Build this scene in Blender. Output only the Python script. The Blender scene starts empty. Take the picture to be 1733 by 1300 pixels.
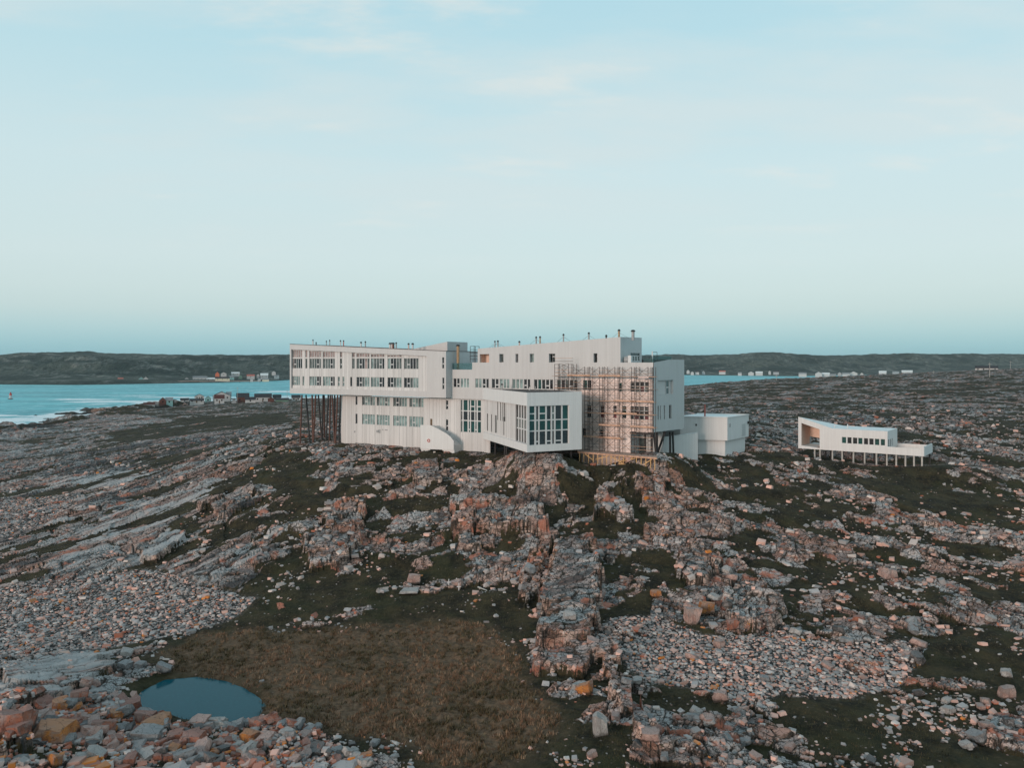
import bpy, bmesh, math, random
import numpy as np
from mathutils import Vector, Matrix

random.seed(7)
rng = np.random.default_rng(7)
R = math.radians
sc = bpy.context.scene
COL = sc.collection

# ------------------------------------------------------------------ camera
F, CX, HY, CZ = 1334.0, 866.5, 613.0, 36.0      # focal length in photo pixels, principal column, horizon row, drone height
cam_d = bpy.data.cameras.new('camera')
cam_d.sensor_width = 36.0
cam_d.lens = 36.0 * F / 1733.0
cam_d.shift_y = -(650.0 - HY) / 1733.0
cam_d.clip_start = 0.5
cam_d.clip_end = 20000
cam = bpy.data.objects.new('camera', cam_d)
cam.location = (0, 0, CZ)
cam.rotation_euler = (R(90), 0, 0)
COL.objects.link(cam)
sc.camera = cam

# ------------------------------------------------------------------ node helpers
class NT:
    def __init__(s, tree):
        s.t = tree; s.n = tree.nodes; s.l = tree.links
    def node(s, typ, **kw):
        nd = s.n.new(typ)
        for k, v in kw.items():
            setattr(nd, k, v)
        return nd
    def put(s, sock, v):
        if isinstance(v, bpy.types.NodeSocket):
            s.l.new(v, sock)
        elif v is not None:
            if hasattr(sock.default_value, '__len__') and not hasattr(v, '__len__'):
                v = (v,) * len(sock.default_value)
            if hasattr(v, '__len__') and hasattr(sock.default_value, '__len__') and len(v) == 3 and len(sock.default_value) == 4:
                v = (*v, 1)
            sock.default_value = v
    def math(s, op, a, b=None, c=None, clamp=False):
        nd = s.node('ShaderNodeMath', operation=op, use_clamp=clamp)
        s.put(nd.inputs[0], a); s.put(nd.inputs[1], b)
        if c is not None: s.put(nd.inputs[2], c)
        return nd.outputs[0]
    def mix(s, f, a, b, blend='MIX'):
        nd = s.node('ShaderNodeMix', data_type='RGBA', blend_type=blend)
        s.put(nd.inputs[0], f); s.put(nd.inputs[6], a); s.put(nd.inputs[7], b)
        return nd.outputs[2]
    def rng(s, v, a, b, c=0.0, d=1.0, smooth=True):
        nd = s.node('ShaderNodeMapRange', interpolation_type='SMOOTHSTEP' if smooth else 'LINEAR')
        s.put(nd.inputs[0], v); s.put(nd.inputs[1], a); s.put(nd.inputs[2], b); s.put(nd.inputs[3], c); s.put(nd.inputs[4], d)
        return nd.outputs[0]
    def noise(s, vec, scale, detail=4, rough=0.55, out=0):
        nd = s.node('ShaderNodeTexNoise')
        s.put(nd.inputs['Vector'], vec); nd.inputs['Scale'].default_value = scale
        nd.inputs['Detail'].default_value = detail; nd.inputs['Roughness'].default_value = rough
        return nd.outputs[out]
    def voro(s, vec, scale, feature='F1', out='Distance', rand=1.0):
        nd = s.node('ShaderNodeTexVoronoi', feature=feature)
        s.put(nd.inputs['Vector'], vec); nd.inputs['Scale'].default_value = scale
        nd.inputs['Randomness'].default_value = rand
        return nd.outputs[out]
    def ramp(s, f, stops, interp='LINEAR'):
        nd = s.node('ShaderNodeValToRGB')
        cr = nd.color_ramp; cr.interpolation = interp
        while len(cr.elements) < len(stops): cr.elements.new(0.5)
        for e, (p, c) in zip(cr.elements, stops):
            e.position = p; e.color = (*c, 1) if len(c) == 3 else c
        s.put(nd.inputs[0], f)
        return nd.outputs[0]
    def mapping(s, vec, scale=(1, 1, 1), rot=(0, 0, 0), loc=(0, 0, 0)):
        nd = s.node('ShaderNodeMapping')
        s.put(nd.inputs[0], vec)
        nd.inputs['Scale'].default_value = scale; nd.inputs['Rotation'].default_value = rot; nd.inputs['Location'].default_value = loc
        return nd.outputs[0]
    def bump(s, h, strength=0.5, dist=0.1, normal=None):
        nd = s.node('ShaderNodeBump')
        nd.inputs['Strength'].default_value = strength; nd.inputs['Distance'].default_value = dist
        s.put(nd.inputs['Height'], h)
        if normal is not None: s.l.new(normal, nd.inputs['Normal'])
        return nd.outputs[0]

# ------------------------------------------------------------------ world, sun, exposure
SUN_AZ, SUN_EL = R(222), R(9)        # compass azimuth from +Y clockwise: low sun behind the camera, to its left
w = bpy.data.worlds.new('World'); sc.world = w; w.use_nodes = True
t = NT(w.node_tree); t.n.clear()
geo = t.node('ShaderNodeTexCoord').outputs['Generated']
sep = t.node('ShaderNodeSeparateXYZ'); t.put(sep.inputs[0], geo)
dx, dy, dz = sep.outputs
ed = t.math('ARCSINE', dz)            # elevation in radians
elev = t.math('DIVIDE', ed, R(90))
grad = t.ramp(elev, [(0.0, (0.21, 0.44, 0.51)), (0.011, (0.285, 0.515, 0.575)), (0.025, (0.40, 0.59, 0.625)), (0.040, (0.505, 0.64, 0.65)), (0.055, (0.55, 0.675, 0.68)), (0.08, (0.58, 0.705, 0.715)),
                     (0.147, (0.565, 0.715, 0.745)), (0.235, (0.455, 0.675, 0.745)), (0.29, (0.42, 0.65, 0.735)), (0.6, (0.28, 0.48, 0.60)), (1.0, (0.20, 0.37, 0.52))])
# thin high cloud: noise on a plane far above
den = t.math('MAXIMUM', t.math('ADD', dz, 0.10), 0.02)
cx = t.math('DIVIDE', dx, den); cy = t.math('DIVIDE', dy, den)
cmb = t.node('ShaderNodeCombineXYZ'); t.put(cmb.inputs[0], cx); t.put(cmb.inputs[1], cy)
cl = t.mapping(cmb.outputs[0], scale=(0.42, 0.9, 1), rot=(0, 0, R(-32)), loc=(1.7, 0.4, 0))
c1 = t.noise(cl, 1.1, 6, 0.55)
c2 = t.noise(t.mapping(cmb.outputs[0], scale=(0.8, 1.5, 1), rot=(0, 0, R(-52)), loc=(2.2, 5.9, 0)), 1.6, 7, 0.6)
up = t.rng(elev, 0.05, 0.16)
veil = t.math('MULTIPLY', t.rng(c1, 0.42, 0.60), up)
wisp = t.math('MULTIPLY', t.rng(c2, 0.54, 0.74), up)
sky = t.mix(t.math('MULTIPLY', veil, 0.85), grad, (0.60, 0.705, 0.72))
sky = t.mix(t.math('MULTIPLY', wisp, 0.8), sky, (0.69, 0.735, 0.715))
ns = t.node('ShaderNodeTexSky', sky_type='NISHITA')
ns.sun_disc = False; ns.sun_elevation = SUN_EL; ns.sun_rotation = SUN_AZ; ns.altitude = 30; ns.dust_density = 1.0
nis = t.mix(1.0, ns.outputs[0], (0.010, 0.010, 0.010), 'MULTIPLY')
skyc = t.mix(1.0, sky, nis, 'ADD')
bg = t.node('ShaderNodeBackground'); t.put(bg.inputs[0], skyc); bg.inputs[1].default_value = 1.04
wo = t.node('ShaderNodeOutputWorld'); t.l.new(bg.outputs[0], wo.inputs[0])

sun_d = bpy.data.lights.new('sun', 'SUN'); sun_d.energy = 1.9; sun_d.angle = R(14); sun_d.color = (1.0, 0.78, 0.67)
sun = bpy.data.objects.new('sun', sun_d); COL.objects.link(sun)
sd = Vector((math.sin(SUN_AZ) * math.cos(SUN_EL), math.cos(SUN_AZ) * math.cos(SUN_EL), math.sin(SUN_EL)))
sun.rotation_euler = sd.to_track_quat('Z', 'Y').to_euler()
sun.location = (-40, -40, 60)

vs = sc.view_settings
vs.view_transform = 'Standard'; vs.look = 'None'; vs.exposure = 0.0; vs.gamma = 1.0; vs.use_curve_mapping = False
sc.cycles.max_bounces = 5; sc.cycles.diffuse_bounces = 3; sc.cycles.glossy_bounces = 3; sc.cycles.transmission_bounces = 3
sc.cycles.caustics_reflective = False; sc.cycles.caustics_refractive = False
sc.cycles.use_denoising = True

# ------------------------------------------------------------------ materials
M = {}
def mat(name, col, rough=0.7, spec=0.3, metal=0.0, emit=None):
    m = bpy.data.materials.new(name); m.use_nodes = True
    b = m.node_tree.nodes['Principled BSDF']
    b.inputs['Base Color'].default_value = (*col, 1); b.inputs['Roughness'].default_value = rough
    b.inputs['Specular IOR Level'].default_value = spec; b.inputs['Metallic'].default_value = metal
    M[name] = m
    return m, NT(m.node_tree), b
def worn(name, col, rough=0.7, var=0.25, scale=2.5, spec=0.3, bump=0.0):
    """plain surface with noise in tone and roughness"""
    m, t, b = mat(name, col, rough, spec)
    co = t.node('ShaderNodeTexCoord').outputs['Object']
    n1 = t.noise(co, scale, 5, 0.6)
    lo = tuple(c * (1 - var) for c in col); hi = tuple(min(1, c * (1 + var * 0.6)) for c in col)
    t.put(b.inputs['Base Color'], t.mix(t.rng(n1, 0.3, 0.7), lo, hi))
    if bump:
        t.put(b.inputs['Normal'], t.bump(t.noise(co, scale * 6, 4), bump, 0.02))
    return m

def siding(name, col, board=0.22, joint=0.55, var=0.10):
    """white painted vertical boards of random width; x of the object runs along the wall"""
    m, t, b = mat(name, col, 0.62, 0.3)
    co = t.node('ShaderNodeTexCoord').outputs['Object']
    sp = t.node('ShaderNodeSeparateXYZ'); t.put(sp.inputs[0], co)
    v = t.node('ShaderNodeTexVoronoi', voronoi_dimensions='1D', feature='F1'); t.put(v.inputs['W'], t.math('DIVIDE', sp.outputs[0], board * 1.8)); v.inputs['Scale'].default_value = 1.0
    ve = t.node('ShaderNodeTexVoronoi', voronoi_dimensions='1D', feature='DISTANCE_TO_EDGE'); t.put(ve.inputs['W'], t.math('DIVIDE', sp.outputs[0], board * 1.8)); ve.inputs['Scale'].default_value = 1.0
    rndc = t.node('ShaderNodeSeparateColor'); t.l.new(v.outputs['Color'], rndc.inputs[0])
    jl = t.rng(ve.outputs['Distance'], 0.0, 0.11, 1.0, 0.0)
    jl = t.math('MULTIPLY', jl, t.rng(rndc.outputs[1], 0.25, 0.6))
    streak = t.noise(t.mapping(co, scale=(3.0, 3.0, 0.16)), 1.3, 5, 0.6)
    blot = t.noise(co, 0.5, 3, 0.5)
    c = t.mix(rndc.outputs[0], tuple(x * (1 - var) for x in col), tuple(min(1, x * (1 + var * 0.5)) for x in col))
    c = t.mix(t.math('MULTIPLY', t.rng(streak, 0.45, 0.75), 0.22), c, (col[0] * 0.72, col[1] * 0.68, col[2] * 0.64))
    c = t.mix(t.math('MULTIPLY', t.rng(blot, 0.45, 0.7), 0.10), c, (col[0] * 0.8, col[1] * 0.8, col[2] * 0.8))
    c = t.mix(t.math('MULTIPLY', jl, joint), c, (col[0] * 0.42, col[1] * 0.38, col[2] * 0.36))
    t.put(b.inputs['Base Color'], c)
    hgt = t.math('ADD', t.math('MULTIPLY', rndc.outputs[0], 0.5), t.math('MULTIPLY', jl, -1.0))
    t.put(b.inputs['Normal'], t.bump(hgt, 0.5, 0.03))
    return m

siding('board_siding', (0.60, 0.575, 0.56), 0.26, 0.8, 0.13)
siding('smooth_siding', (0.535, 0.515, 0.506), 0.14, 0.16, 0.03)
siding('grey_shade_siding', (0.48, 0.487, 0.485), 0.14, 0.14, 0.03)  # siding with end wall shade put into its colour; also the louvre
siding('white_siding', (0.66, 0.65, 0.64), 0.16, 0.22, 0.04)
siding('raw_siding', (0.86, 0.72, 0.67), 0.35, 0.35, 0.10)
def board_paint(name, col):
    m, t, b = mat(name, col, 0.65, 0.25)
    co = t.node('ShaderNodeTexCoord').outputs['Object']
    rnd = t.node('ShaderNodeObjectInfo').outputs['Random']
    st_ = t.noise(t.mapping(co, scale=(3.0, 3.0, 0.22)), 1.4, 5, 0.65)
    c = t.mix(rnd, tuple(x * 0.88 for x in col), tuple(x * 1.06 for x in col))
    c = t.mix(t.math('MULTIPLY', t.rng(st_, 0.45, 0.75), 0.28), c, (col[0] * 0.70, col[1] * 0.66, col[2] * 0.62))
    t.put(b.inputs['Base Color'], c)
board_paint('board_paint', (0.60, 0.575, 0.56))
worn('frame_white', (0.58, 0.572, 0.565), 0.5, 0.06)
worn('roof_dark', (0.075, 0.068, 0.064), 0.85, 0.4, 6.0)
worn('roof_pale', (0.66, 0.70, 0.70), 0.7, 0.1)
worn('coping', (0.05, 0.05, 0.055), 0.5, 0.2)
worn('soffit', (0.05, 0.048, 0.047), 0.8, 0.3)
worn('steel_dark', (0.035, 0.030, 0.030), 0.55, 0.35, 5)
worn('steel_rust', (0.12, 0.058, 0.045), 0.7, 0.4, 6)
worn('scaffold_steel', (0.075, 0.055, 0.050), 0.6, 0.4, 5)
worn('plank', (0.55, 0.33, 0.23), 0.75, 0.35, 3)
worn('plank_grey', (0.42, 0.31, 0.26), 0.8, 0.35, 3)
worn('new_timber', (0.60, 0.36, 0.17), 0.7, 0.25, 3)
worn('copper_pipe', (0.40, 0.255, 0.145), 0.55, 0.3, 4)
worn('pink_pipe', (0.58, 0.44, 0.40), 0.6, 0.2, 4)
worn('galvanised', (0.33, 0.33, 0.33), 0.45, 0.25, 4)
worn('red_pipe', (0.40, 0.10, 0.08), 0.6, 0.2, 4)
worn('red_paint', (0.52, 0.07, 0.05), 0.5, 0.1)
worn('brown_door', (0.12, 0.075, 0.04), 0.6, 0.3)
worn('black_metal', (0.02, 0.02, 0.02), 0.5, 0.2)
worn('warm_plaster', (0.72, 0.52, 0.42), 0.75, 0.12)
worn('driftwood', (0.42, 0.40, 0.37), 0.8, 0.2)
def glassy(name, col, rough=0.08, spec=0.6):
    m, t, b = mat(name, col, rough, spec)
    co = t.node('ShaderNodeTexCoord').outputs['Object']
    n = t.noise(co, 0.9, 2)
    t.put(b.inputs['Base Color'], t.mix(t.rng(n, 0.35, 0.65), tuple(c * 0.65 for c in col), tuple(c * 1.25 for c in col)))
    return m
glassy('pane_dark', (0.022, 0.020, 0.022))
glassy('pane_mid', (0.10, 0.115, 0.11), 0.12)
glassy('pane_pale', (0.215, 0.285, 0.275), 0.15, 0.5)
glassy('pane_warm', (0.32, 0.24, 0.225), 0.2, 0.4)
glassy('pane_green', (0.010, 0.052, 0.045), 0.05, 0.6)
glassy('pane_red', (0.16, 0.045, 0.05), 0.15, 0.4)
def balustrade_glass():
    m, t, b = mat('rail_glass', (0.42, 0.66, 0.66), 0.05, 0.5)
    b.inputs['Transmission Weight'].default_value = 0.9; b.inputs['IOR'].default_value = 1.1
balustrade_glass()
for nm, c in (('house_white', (0.48, 0.48, 0.475)), ('house_cream', (0.66, 0.60, 0.46)), ('house_red', (0.33, 0.045, 0.035)), ('house_brown', (0.115, 0.042, 0.032)),
              ('house_teal', (0.21, 0.40, 0.40)), ('house_green', (0.13, 0.22, 0.17)), ('house_grey', (0.33, 0.35, 0.36)), ('house_yellow', (0.62, 0.43, 0.20)),
              ('house_orange', (0.60, 0.16, 0.08)), ('house_pink', (0.62, 0.30, 0.27))):
    worn(nm, c, 0.7, 0.15, 0.6)
for nm, c in (('shingle_dark', (0.035, 0.035, 0.04)), ('shingle_brown', (0.085, 0.032, 0.028)), ('shingle_grey', (0.22, 0.24, 0.25)), ('shingle_red', (0.42, 0.13, 0.10)), ('shingle_white', (0.62, 0.66, 0.66))):
    worn(nm, c, 0.85, 0.3, 1.2)

# ------------------------------------------------------------------ numpy noise
def hsh(ix, iy, s):
    h = (ix.astype(np.int64) * 374761393 + iy.astype(np.int64) * 668265263 + s * 974634777) & 0xffffffff
    h = ((h ^ (h >> 13)) * 1274126177) & 0xffffffff
    h = ((h ^ (h >> 16)) * 2246822519) & 0xffffffff
    h ^= h >> 15
    return (h & 0xffffff) / float(0x1000000)
def vnoise(x, y, s):
    ix = np.floor(x); iy = np.floor(y); fx = x - ix; fy = y - iy
    u = fx * fx * fx * (fx * (fx * 6 - 15) + 10); v = fy * fy * fy * (fy * (fy * 6 - 15) + 10)
    a = hsh(ix, iy, s); b = hsh(ix + 1, iy, s); c = hsh(ix, iy + 1, s); d = hsh(ix + 1, iy + 1, s)
    return ((a + (b - a) * u) * (1 - v) + (c + (d - c) * u) * v) * 2 - 1
def fbm(x, y, s, octv=4, g=0.5, lac=2.03):
    o = np.zeros_like(x); a = 1.0; tot = 0
    for k in range(octv):
        ca, sa = math.cos(0.6 * k + 0.3), math.sin(0.6 * k + 0.3)
        o += a * vnoise(x * ca - y * sa + 17.3 * k, x * sa + y * ca - 9.1 * k, s + 31 * k); tot += a
        a *= g; x = x * lac; y = y * lac
    return o / tot
def voron(x, y, s, jit=0.85):
    ix = np.floor(x); iy = np.floor(y)
    f1 = np.full(x.shape, 9.0); f2 = f1.copy(); ox = np.zeros_like(x); oy = np.zeros_like(x)
    ci = np.zeros_like(x); cj = np.zeros_like(x)
    for a in (-1, 0, 1):
        for b in (-1, 0, 1):
            gx = ix + a; gy = iy + b
            px = gx + 0.5 + (hsh(gx, gy, s) - 0.5) * jit; py = gy + 0.5 + (hsh(gx, gy, s + 7) - 0.5) * jit
            ddx = x - px; ddy = y - py
            d = np.sqrt(ddx * ddx + ddy * ddy)
            m1 = d < f1
            f2 = np.where(m1, f1, np.minimum(f2, d))
            f1 = np.where(m1, d, f1)
            ox = np.where(m1, ddx, ox); oy = np.where(m1, ddy, oy); ci = np.where(m1, gx, ci); cj = np.where(m1, gy, cj)
    return f1, f2, ox, oy, hsh(ci, cj, s + 11), hsh(ci, cj, s + 13), hsh(ci, cj, s + 17)
def sst(x, a, b):
    q = np.clip((x - a) / (b - a), 0, 1)
    return q * q * (3 - 2 * q)

# ------------------------------------------------------------------ the lie of the land (metres above the sea)
TX = [-600, -200, 0, 250, 500, 750, 1000, 1250, 1500, 1733, 2000, 2400]          # bearing, as photo column
TD = [40, 50, 60, 72, 85, 98, 110, 122, 135, 150, 170, 200, 250, 320, 420, 540, 680, 850, 1100]
TZ = np.array([
    [7, 8, 8.5, 7.5, 7.2, 7.2, 8.2, 7.8, 7.5, 7.5, 8, 8],
    [7, 8, 8.8, 7.5, 7.1, 7.0, 8.3, 7.9, 7.5, 7.4, 8, 8],
    [7, 8, 9.0, 7.2, 7.0, 7.0, 8.3, 8.0, 7.4, 7.6, 8, 8],
    [7, 7.5, 8.2, 6.7, 7.0, 7.0, 8.6, 8.6, 8.2, 8.3, 8.5, 9],
    [6.5, 6.5, 6.0, 6.3, 7.1, 7.3, 9.5, 10, 9.6, 9.8, 10, 10.5],
    [6.5, 6.0, 6.0, 7.2, 9.2, 9.8, 12, 12.5, 11.8, 12, 12, 12.5],
    [6.5, 6.5, 7.5, 9, 12.8, 13.6, 16, 15.8, 14.2, 13.8, 14, 14],
    [6.5, 7, 8.8, 10.6, 15.8, 18.0, 19.6, 18.6, 16.6, 15.6, 15.5, 16],
    [6, 7, 9.2, 12, 18.2, 20.2, 20.6, 20.6, 18.4, 17, 17, 17],
    [6, 6.8, 9.2, 13, 19.8, 20.4, 20.8, 21, 19.2, 18.2, 18, 18],
    [5, 6.3, 8.8, 13.5, 20.4, 20.6, 20.8, 21.3, 20, 19.6, 19, 19],
    [4, 5.4, 7.8, 13, 19.2, 20, 20.5, 21.6, 21.3, 21.3, 21, 21],
    [2, 3.6, 5.4, 11.5, 16.8, 18, 19, 22, 22.8, 23.6, 24, 24],
    [-1, .5, 2.6, 9.4, 13.2, 15, 18, 22.6, 24, 26, 27, 27],
    [-4, -3, -1.5, 6.4, 9.2, 12, 16, 23.4, 26, 28.8, 30, 30],
    [-6, -5, -5, 2.6, 6.4, 8, 13, 23.5, 27.5, 31, 33, 33],
    [-8, -7, -7, -1.5, 4.2, 5, 6, 16, 25, 31, 34, 35],
    [-9, -8, -8, -6, -3, -2, -2, 4, 18, 26, 32, 34],
    [-10, -9, -9, -9, -8, -6, -5, -4, 6, 15, 25, 28]], float)
GW, GH = 561, 420
gx0, gx1, gl0, gl1 = -500.0, 2300.0, math.log(40.0), math.log(1100.0)
gxs = np.linspace(gx0, gx1, GW); gls = np.linspace(gl0, gl1, GH)
tmp = np.stack([np.interp(gxs, TX, row) for row in TZ])
base = np.stack([np.interp(gls, np.log(TD), tmp[:, k]) for k in range(GW)], axis=1)      # GH x GW
def blur(a, r, ax):
    k = np.exp(-np.linspace(-2, 2, 2 * r + 1) ** 2); k /= k.sum()
    pad = [(0, 0), (0, 0)]; pad[ax] = (r, r)
    p = np.pad(a, pad, mode='edge'); o = np.zeros_like(a)
    for i, kk in enumerate(k):
        o += kk * (p[i:i + a.shape[0]] if ax == 0 else p[:, i:i + a.shape[1]])
    return o
base = blur(blur(base, 11, 0), 30, 1)
gD = np.exp(gls)[:, None] * np.ones((1, GW)); gX = (gxs[None] - CX) / F * gD; gY = gD
def look(g, X, Y):
    """value of a coarse land map at plan position X, Y"""
    Y = np.maximum(Y, 1.0)
    a = np.clip((CX + F * X / Y - gx0) / (gx1 - gx0) * (GW - 1), 0, GW - 1.001)
    b = np.clip((np.log(Y) - gl0) / (gl1 - gl0) * (GH - 1), 0, GH - 1.001)
    i = a.astype(int); j = b.astype(int); fx = a - i; fy = b - j
    return (g[j, i] * (1 - fx) + g[j, i + 1] * fx) * (1 - fy) + (g[j + 1, i] * (1 - fx) + g[j + 1, i + 1] * fx) * fy
def spot(x, y, dmax=1000.0):
    """plan position of the land seen at photo column x, row y (first land met from the camera)"""
    D = np.exp(np.linspace(gl0, math.log(dmax), 3000))
    z = look(base, (x - CX) / F * D, D)
    yy = HY + F * (CZ - z) / D
    k = int(np.argmax(yy <= y)) if (yy <= y).any() else len(D) - 1
    return ((x - CX) / F * D[k], D[k])
def sdf(poly):
    """signed distance in metres (inside positive) of the coarse map points to a polygon given in photo points on the land"""
    P = np.array([spot(*p) for p in poly]); n = len(P)
    d2 = np.full(gX.shape, 1e12); ins = np.zeros(gX.shape, bool)
    for i in range(n):
        ax, ay = P[i]; bx, by = P[(i + 1) % n]
        ex, ey = bx - ax, by - ay
        q = np.clip(((gX - ax) * ex + (gY - ay) * ey) / (ex * ex + ey * ey + 1e-9), 0, 1)
        d2 = np.minimum(d2, (gX - ax - q * ex) ** 2 + (gY - ay - q * ey) ** 2)
        c = ((ay > gY) != (by > gY)) & (gX < (bx - ax) * (gY - ay) / (by - ay + 1e-12) + ax)
        ins ^= c
    return np.where(ins, 1, -1) * np.sqrt(d2)
ZBOG = sdf([(268, 1118), (330, 1082), (430, 1062), (540, 1070), (640, 1062), (720, 1048), (810, 1062), (880, 1115), (930, 1180), (955, 1228), (908, 1270), (800, 1300), (700, 1287), (640, 1258), (540, 1238), (470, 1225), (450, 1200), (430, 1165), (380, 1140), (300, 1140)])
ZPOND = sdf([(228, 1188), (250, 1168), (285, 1152), (330, 1146), (372, 1149), (410, 1163), (447, 1190), (425, 1212), (380, 1214), (330, 1208), (280, 1200)])
ZCOBL = np.maximum(sdf([(-150, 985), (0, 1000), (60, 985), (150, 978), (250, 965), (340, 985), (425, 1018), (400, 1045), (300, 1072), (240, 1090), (190, 1098), (120, 1105), (40, 1150), (-150, 1190)]),
                   sdf([(-60, 862), (30, 850), (110, 838), (130, 860), (80, 890), (20, 908), (-60, 925)]))
ZCOBR = sdf([(1005, 1085), (1040, 1048), (1110, 1040), (1170, 1062), (1250, 1082), (1330, 1070), (1440, 1092), (1545, 1092), (1545, 1125), (1495, 1172), (1420, 1182), (1340, 1172), (1270, 1195), (1180, 1165), (1105, 1160), (1060, 1110)])
ZFORE = sdf([(-150, 1215), (60, 1195), (200, 1190), (300, 1212), (450, 1222), (560, 1250), (640, 1290), (640, 1330), (-150, 1330)])
ZMOSS = np.maximum.reduce([
    sdf([(430, 960), (520, 940), (640, 1010), (880, 985), (905, 1060), (920, 1170), (990, 1230), (1010, 1330), (820, 1330), (640, 1280), (480, 1215), (380, 1130), (250, 1080), (420, 1030)]),
    sdf([(1080, 1110), (1180, 1150), (1160, 1200), (1100, 1160), (1060, 1120)]),
    sdf([(1140, 1195), (1290, 1205), (1420, 1192), (1520, 1190), (1640, 1150), (1760, 1140), (1760, 1210), (1600, 1230), (1420, 1240), (1280, 1230), (1160, 1220)]),
    sdf([(1290, 990), (1370, 1010), (1440, 1040), (1400, 1068), (1320, 1060), (1270, 1030)]),
    sdf([(1520, 820), (1640, 815), (1760, 850), (1760, 900), (1640, 885), (1540, 850)]),
    sdf([(1560, 1080), (1740, 1060), (1760, 1120), (1640, 1150), (1540, 1170)]),
    sdf([(1270, 765), (1350, 768), (1480, 790), (1600, 800), (1600, 815), (1400, 800), (1280, 782)]),
    sdf([(180, 735), (300, 712), (480, 702), (500, 716), (330, 735), (200, 752)]),
    sdf([(440, 770), (520, 765), (540, 800), (470, 830), (430, 810)]),
    sdf([(1085, 930), (1130, 925), (1150, 985), (1110, 1000)]),
    sdf([(260, 880), (345, 845), (360, 865), (300, 895)])])
ZROCK = np.maximum.reduce([
    sdf([(-200, 740), (200, 700), (480, 720), (440, 790), (350, 840), (260, 900), (100, 960), (-200, 960)]),
    sdf([(-200, 1110), (120, 1105), (230, 1095), (265, 1120), (205, 1160), (190, 1195), (0, 1210), (-200, 1230)]),
    sdf([(540, 775), (760, 770), (900, 775), (1100, 790), (1300, 800), (1500, 870), (1560, 930), (1450, 960), (1250, 960), (1100, 900), (950, 940), (760, 960), (560, 930), (500, 850)]),
    sdf([(1170, 960), (1290, 960), (1300, 1010), (1330, 1060), (1250, 1080), (1180, 1050), (1130, 990)]),
    sdf([(1480, 1240), (1540, 1300), (1240, 1330), (1300, 1250), (1400, 1235)])])
ZPALE = np.maximum.reduce([sdf([(40, 935), (170, 890), (330, 835), (420, 800), (440, 815), (330, 862), (240, 905), (120, 950)]),
                           sdf([(-40, 1160), (60, 1125), (180, 1108), (200, 1140), (170, 1165), (80, 1190), (-40, 1215)]), sdf([(235, 950), (290, 905), (318, 912), (262, 958)]),
                           sdf([(120, 815), (230, 795), (260, 805), (150, 832)])])
ZDARK = np.maximum.reduce([sdf([(90, 770), (230, 755), (380, 735), (420, 745), (260, 790), (110, 810)]), sdf([(770, 835), (920, 842), (925, 868), (768, 864)]), sdf([(945, 925), (995, 922), (1012, 1040), (925, 1050)])])
ZSLAB = np.maximum.reduce([sdf([(948, 925), (992, 922), (1008, 960), (1000, 1060), (985, 1090), (925, 1095), (925, 1010)]), sdf([(925, 1115), (992, 1102), (1000, 1125), (985, 1148), (918, 1138)]), sdf([(1014, 1110), (1030, 1110), (1052, 1165), (1082, 1210), (1128, 1276), (1114, 1278), (1070, 1225), (1034, 1165)]), sdf([(772, 838), (915, 842), (920, 868), (770, 866)]), sdf([(690, 792), (744, 782), (750, 815), (702, 824)])])
# flat-topped ledges and the rock spine: outline on the land, height in metres
LEDGE = [([(768, 862), (840, 858), (922, 866), (920, 902), (840, 905), (772, 900)], 1.9),
         ([(548, 862), (612, 858), (618, 900), (556, 905)], 1.5),
         ([(775, 905), (838, 908), (835, 930), (780, 928)], 0.7),
         ([(518, 915), (600, 895), (612, 925), (568, 962), (520, 968)], 1.2),
         ([(1010, 830), (1062, 838), (1064, 880), (1012, 878)], 1.3),
         ([(945, 925), (995, 922), (1015, 960), (1012, 1060), (995, 1098), (918, 1102), (920, 1010)], 2.0),
         ([(905, 935), (928, 945), (912, 1010), (885, 1035), (890, 985)], 1.0),
         ([(925, 1112), (995, 1100), (1005, 1125), (990, 1150), (915, 1140)], 0.9),
         ([(1012, 1108), (1032, 1108), (1055, 1165), (1085, 1210), (1132, 1278), (1112, 1280), (1068, 1225), (1030, 1165)], 0.75),
         ([(1150, 945), (1190, 925), (1215, 955), (1190, 990), (1140, 985)], 1.1),
         ([(1240, 1000), (1300, 995), (1330, 1040), (1290, 1070), (1230, 1050)], 1.2),
         ([(230, 935), (300, 900), (318, 915), (262, 955), (240, 955)], 0.8),
         ([(0, 1150), (90, 1120), (170, 1120), (190, 1150), (110, 1185), (0, 1215)], 0.8),
         ([(-10, 1235), (40, 1225), (50, 1270), (-10, 1290)], 1.1),
         ([(340, 860), (420, 830), (440, 850), (370, 880)], 0.8),
         ([(690, 790), (745, 780), (752, 820), (700, 828)], 1.0),
         ([(870, 775), (940, 790), (960, 830), (900, 850), (860, 820)], 0.8),
         ([(1080, 830), (1125, 825), (1130, 860), (1085, 862)], 0.9)]
LEDGE = [(sdf(p), h) for p, h in LEDGE]
# footprints kept clear of outcrops: (X, Y, radius)
FLAT = []; RAISE = []
PONDZ = 6.55

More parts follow.
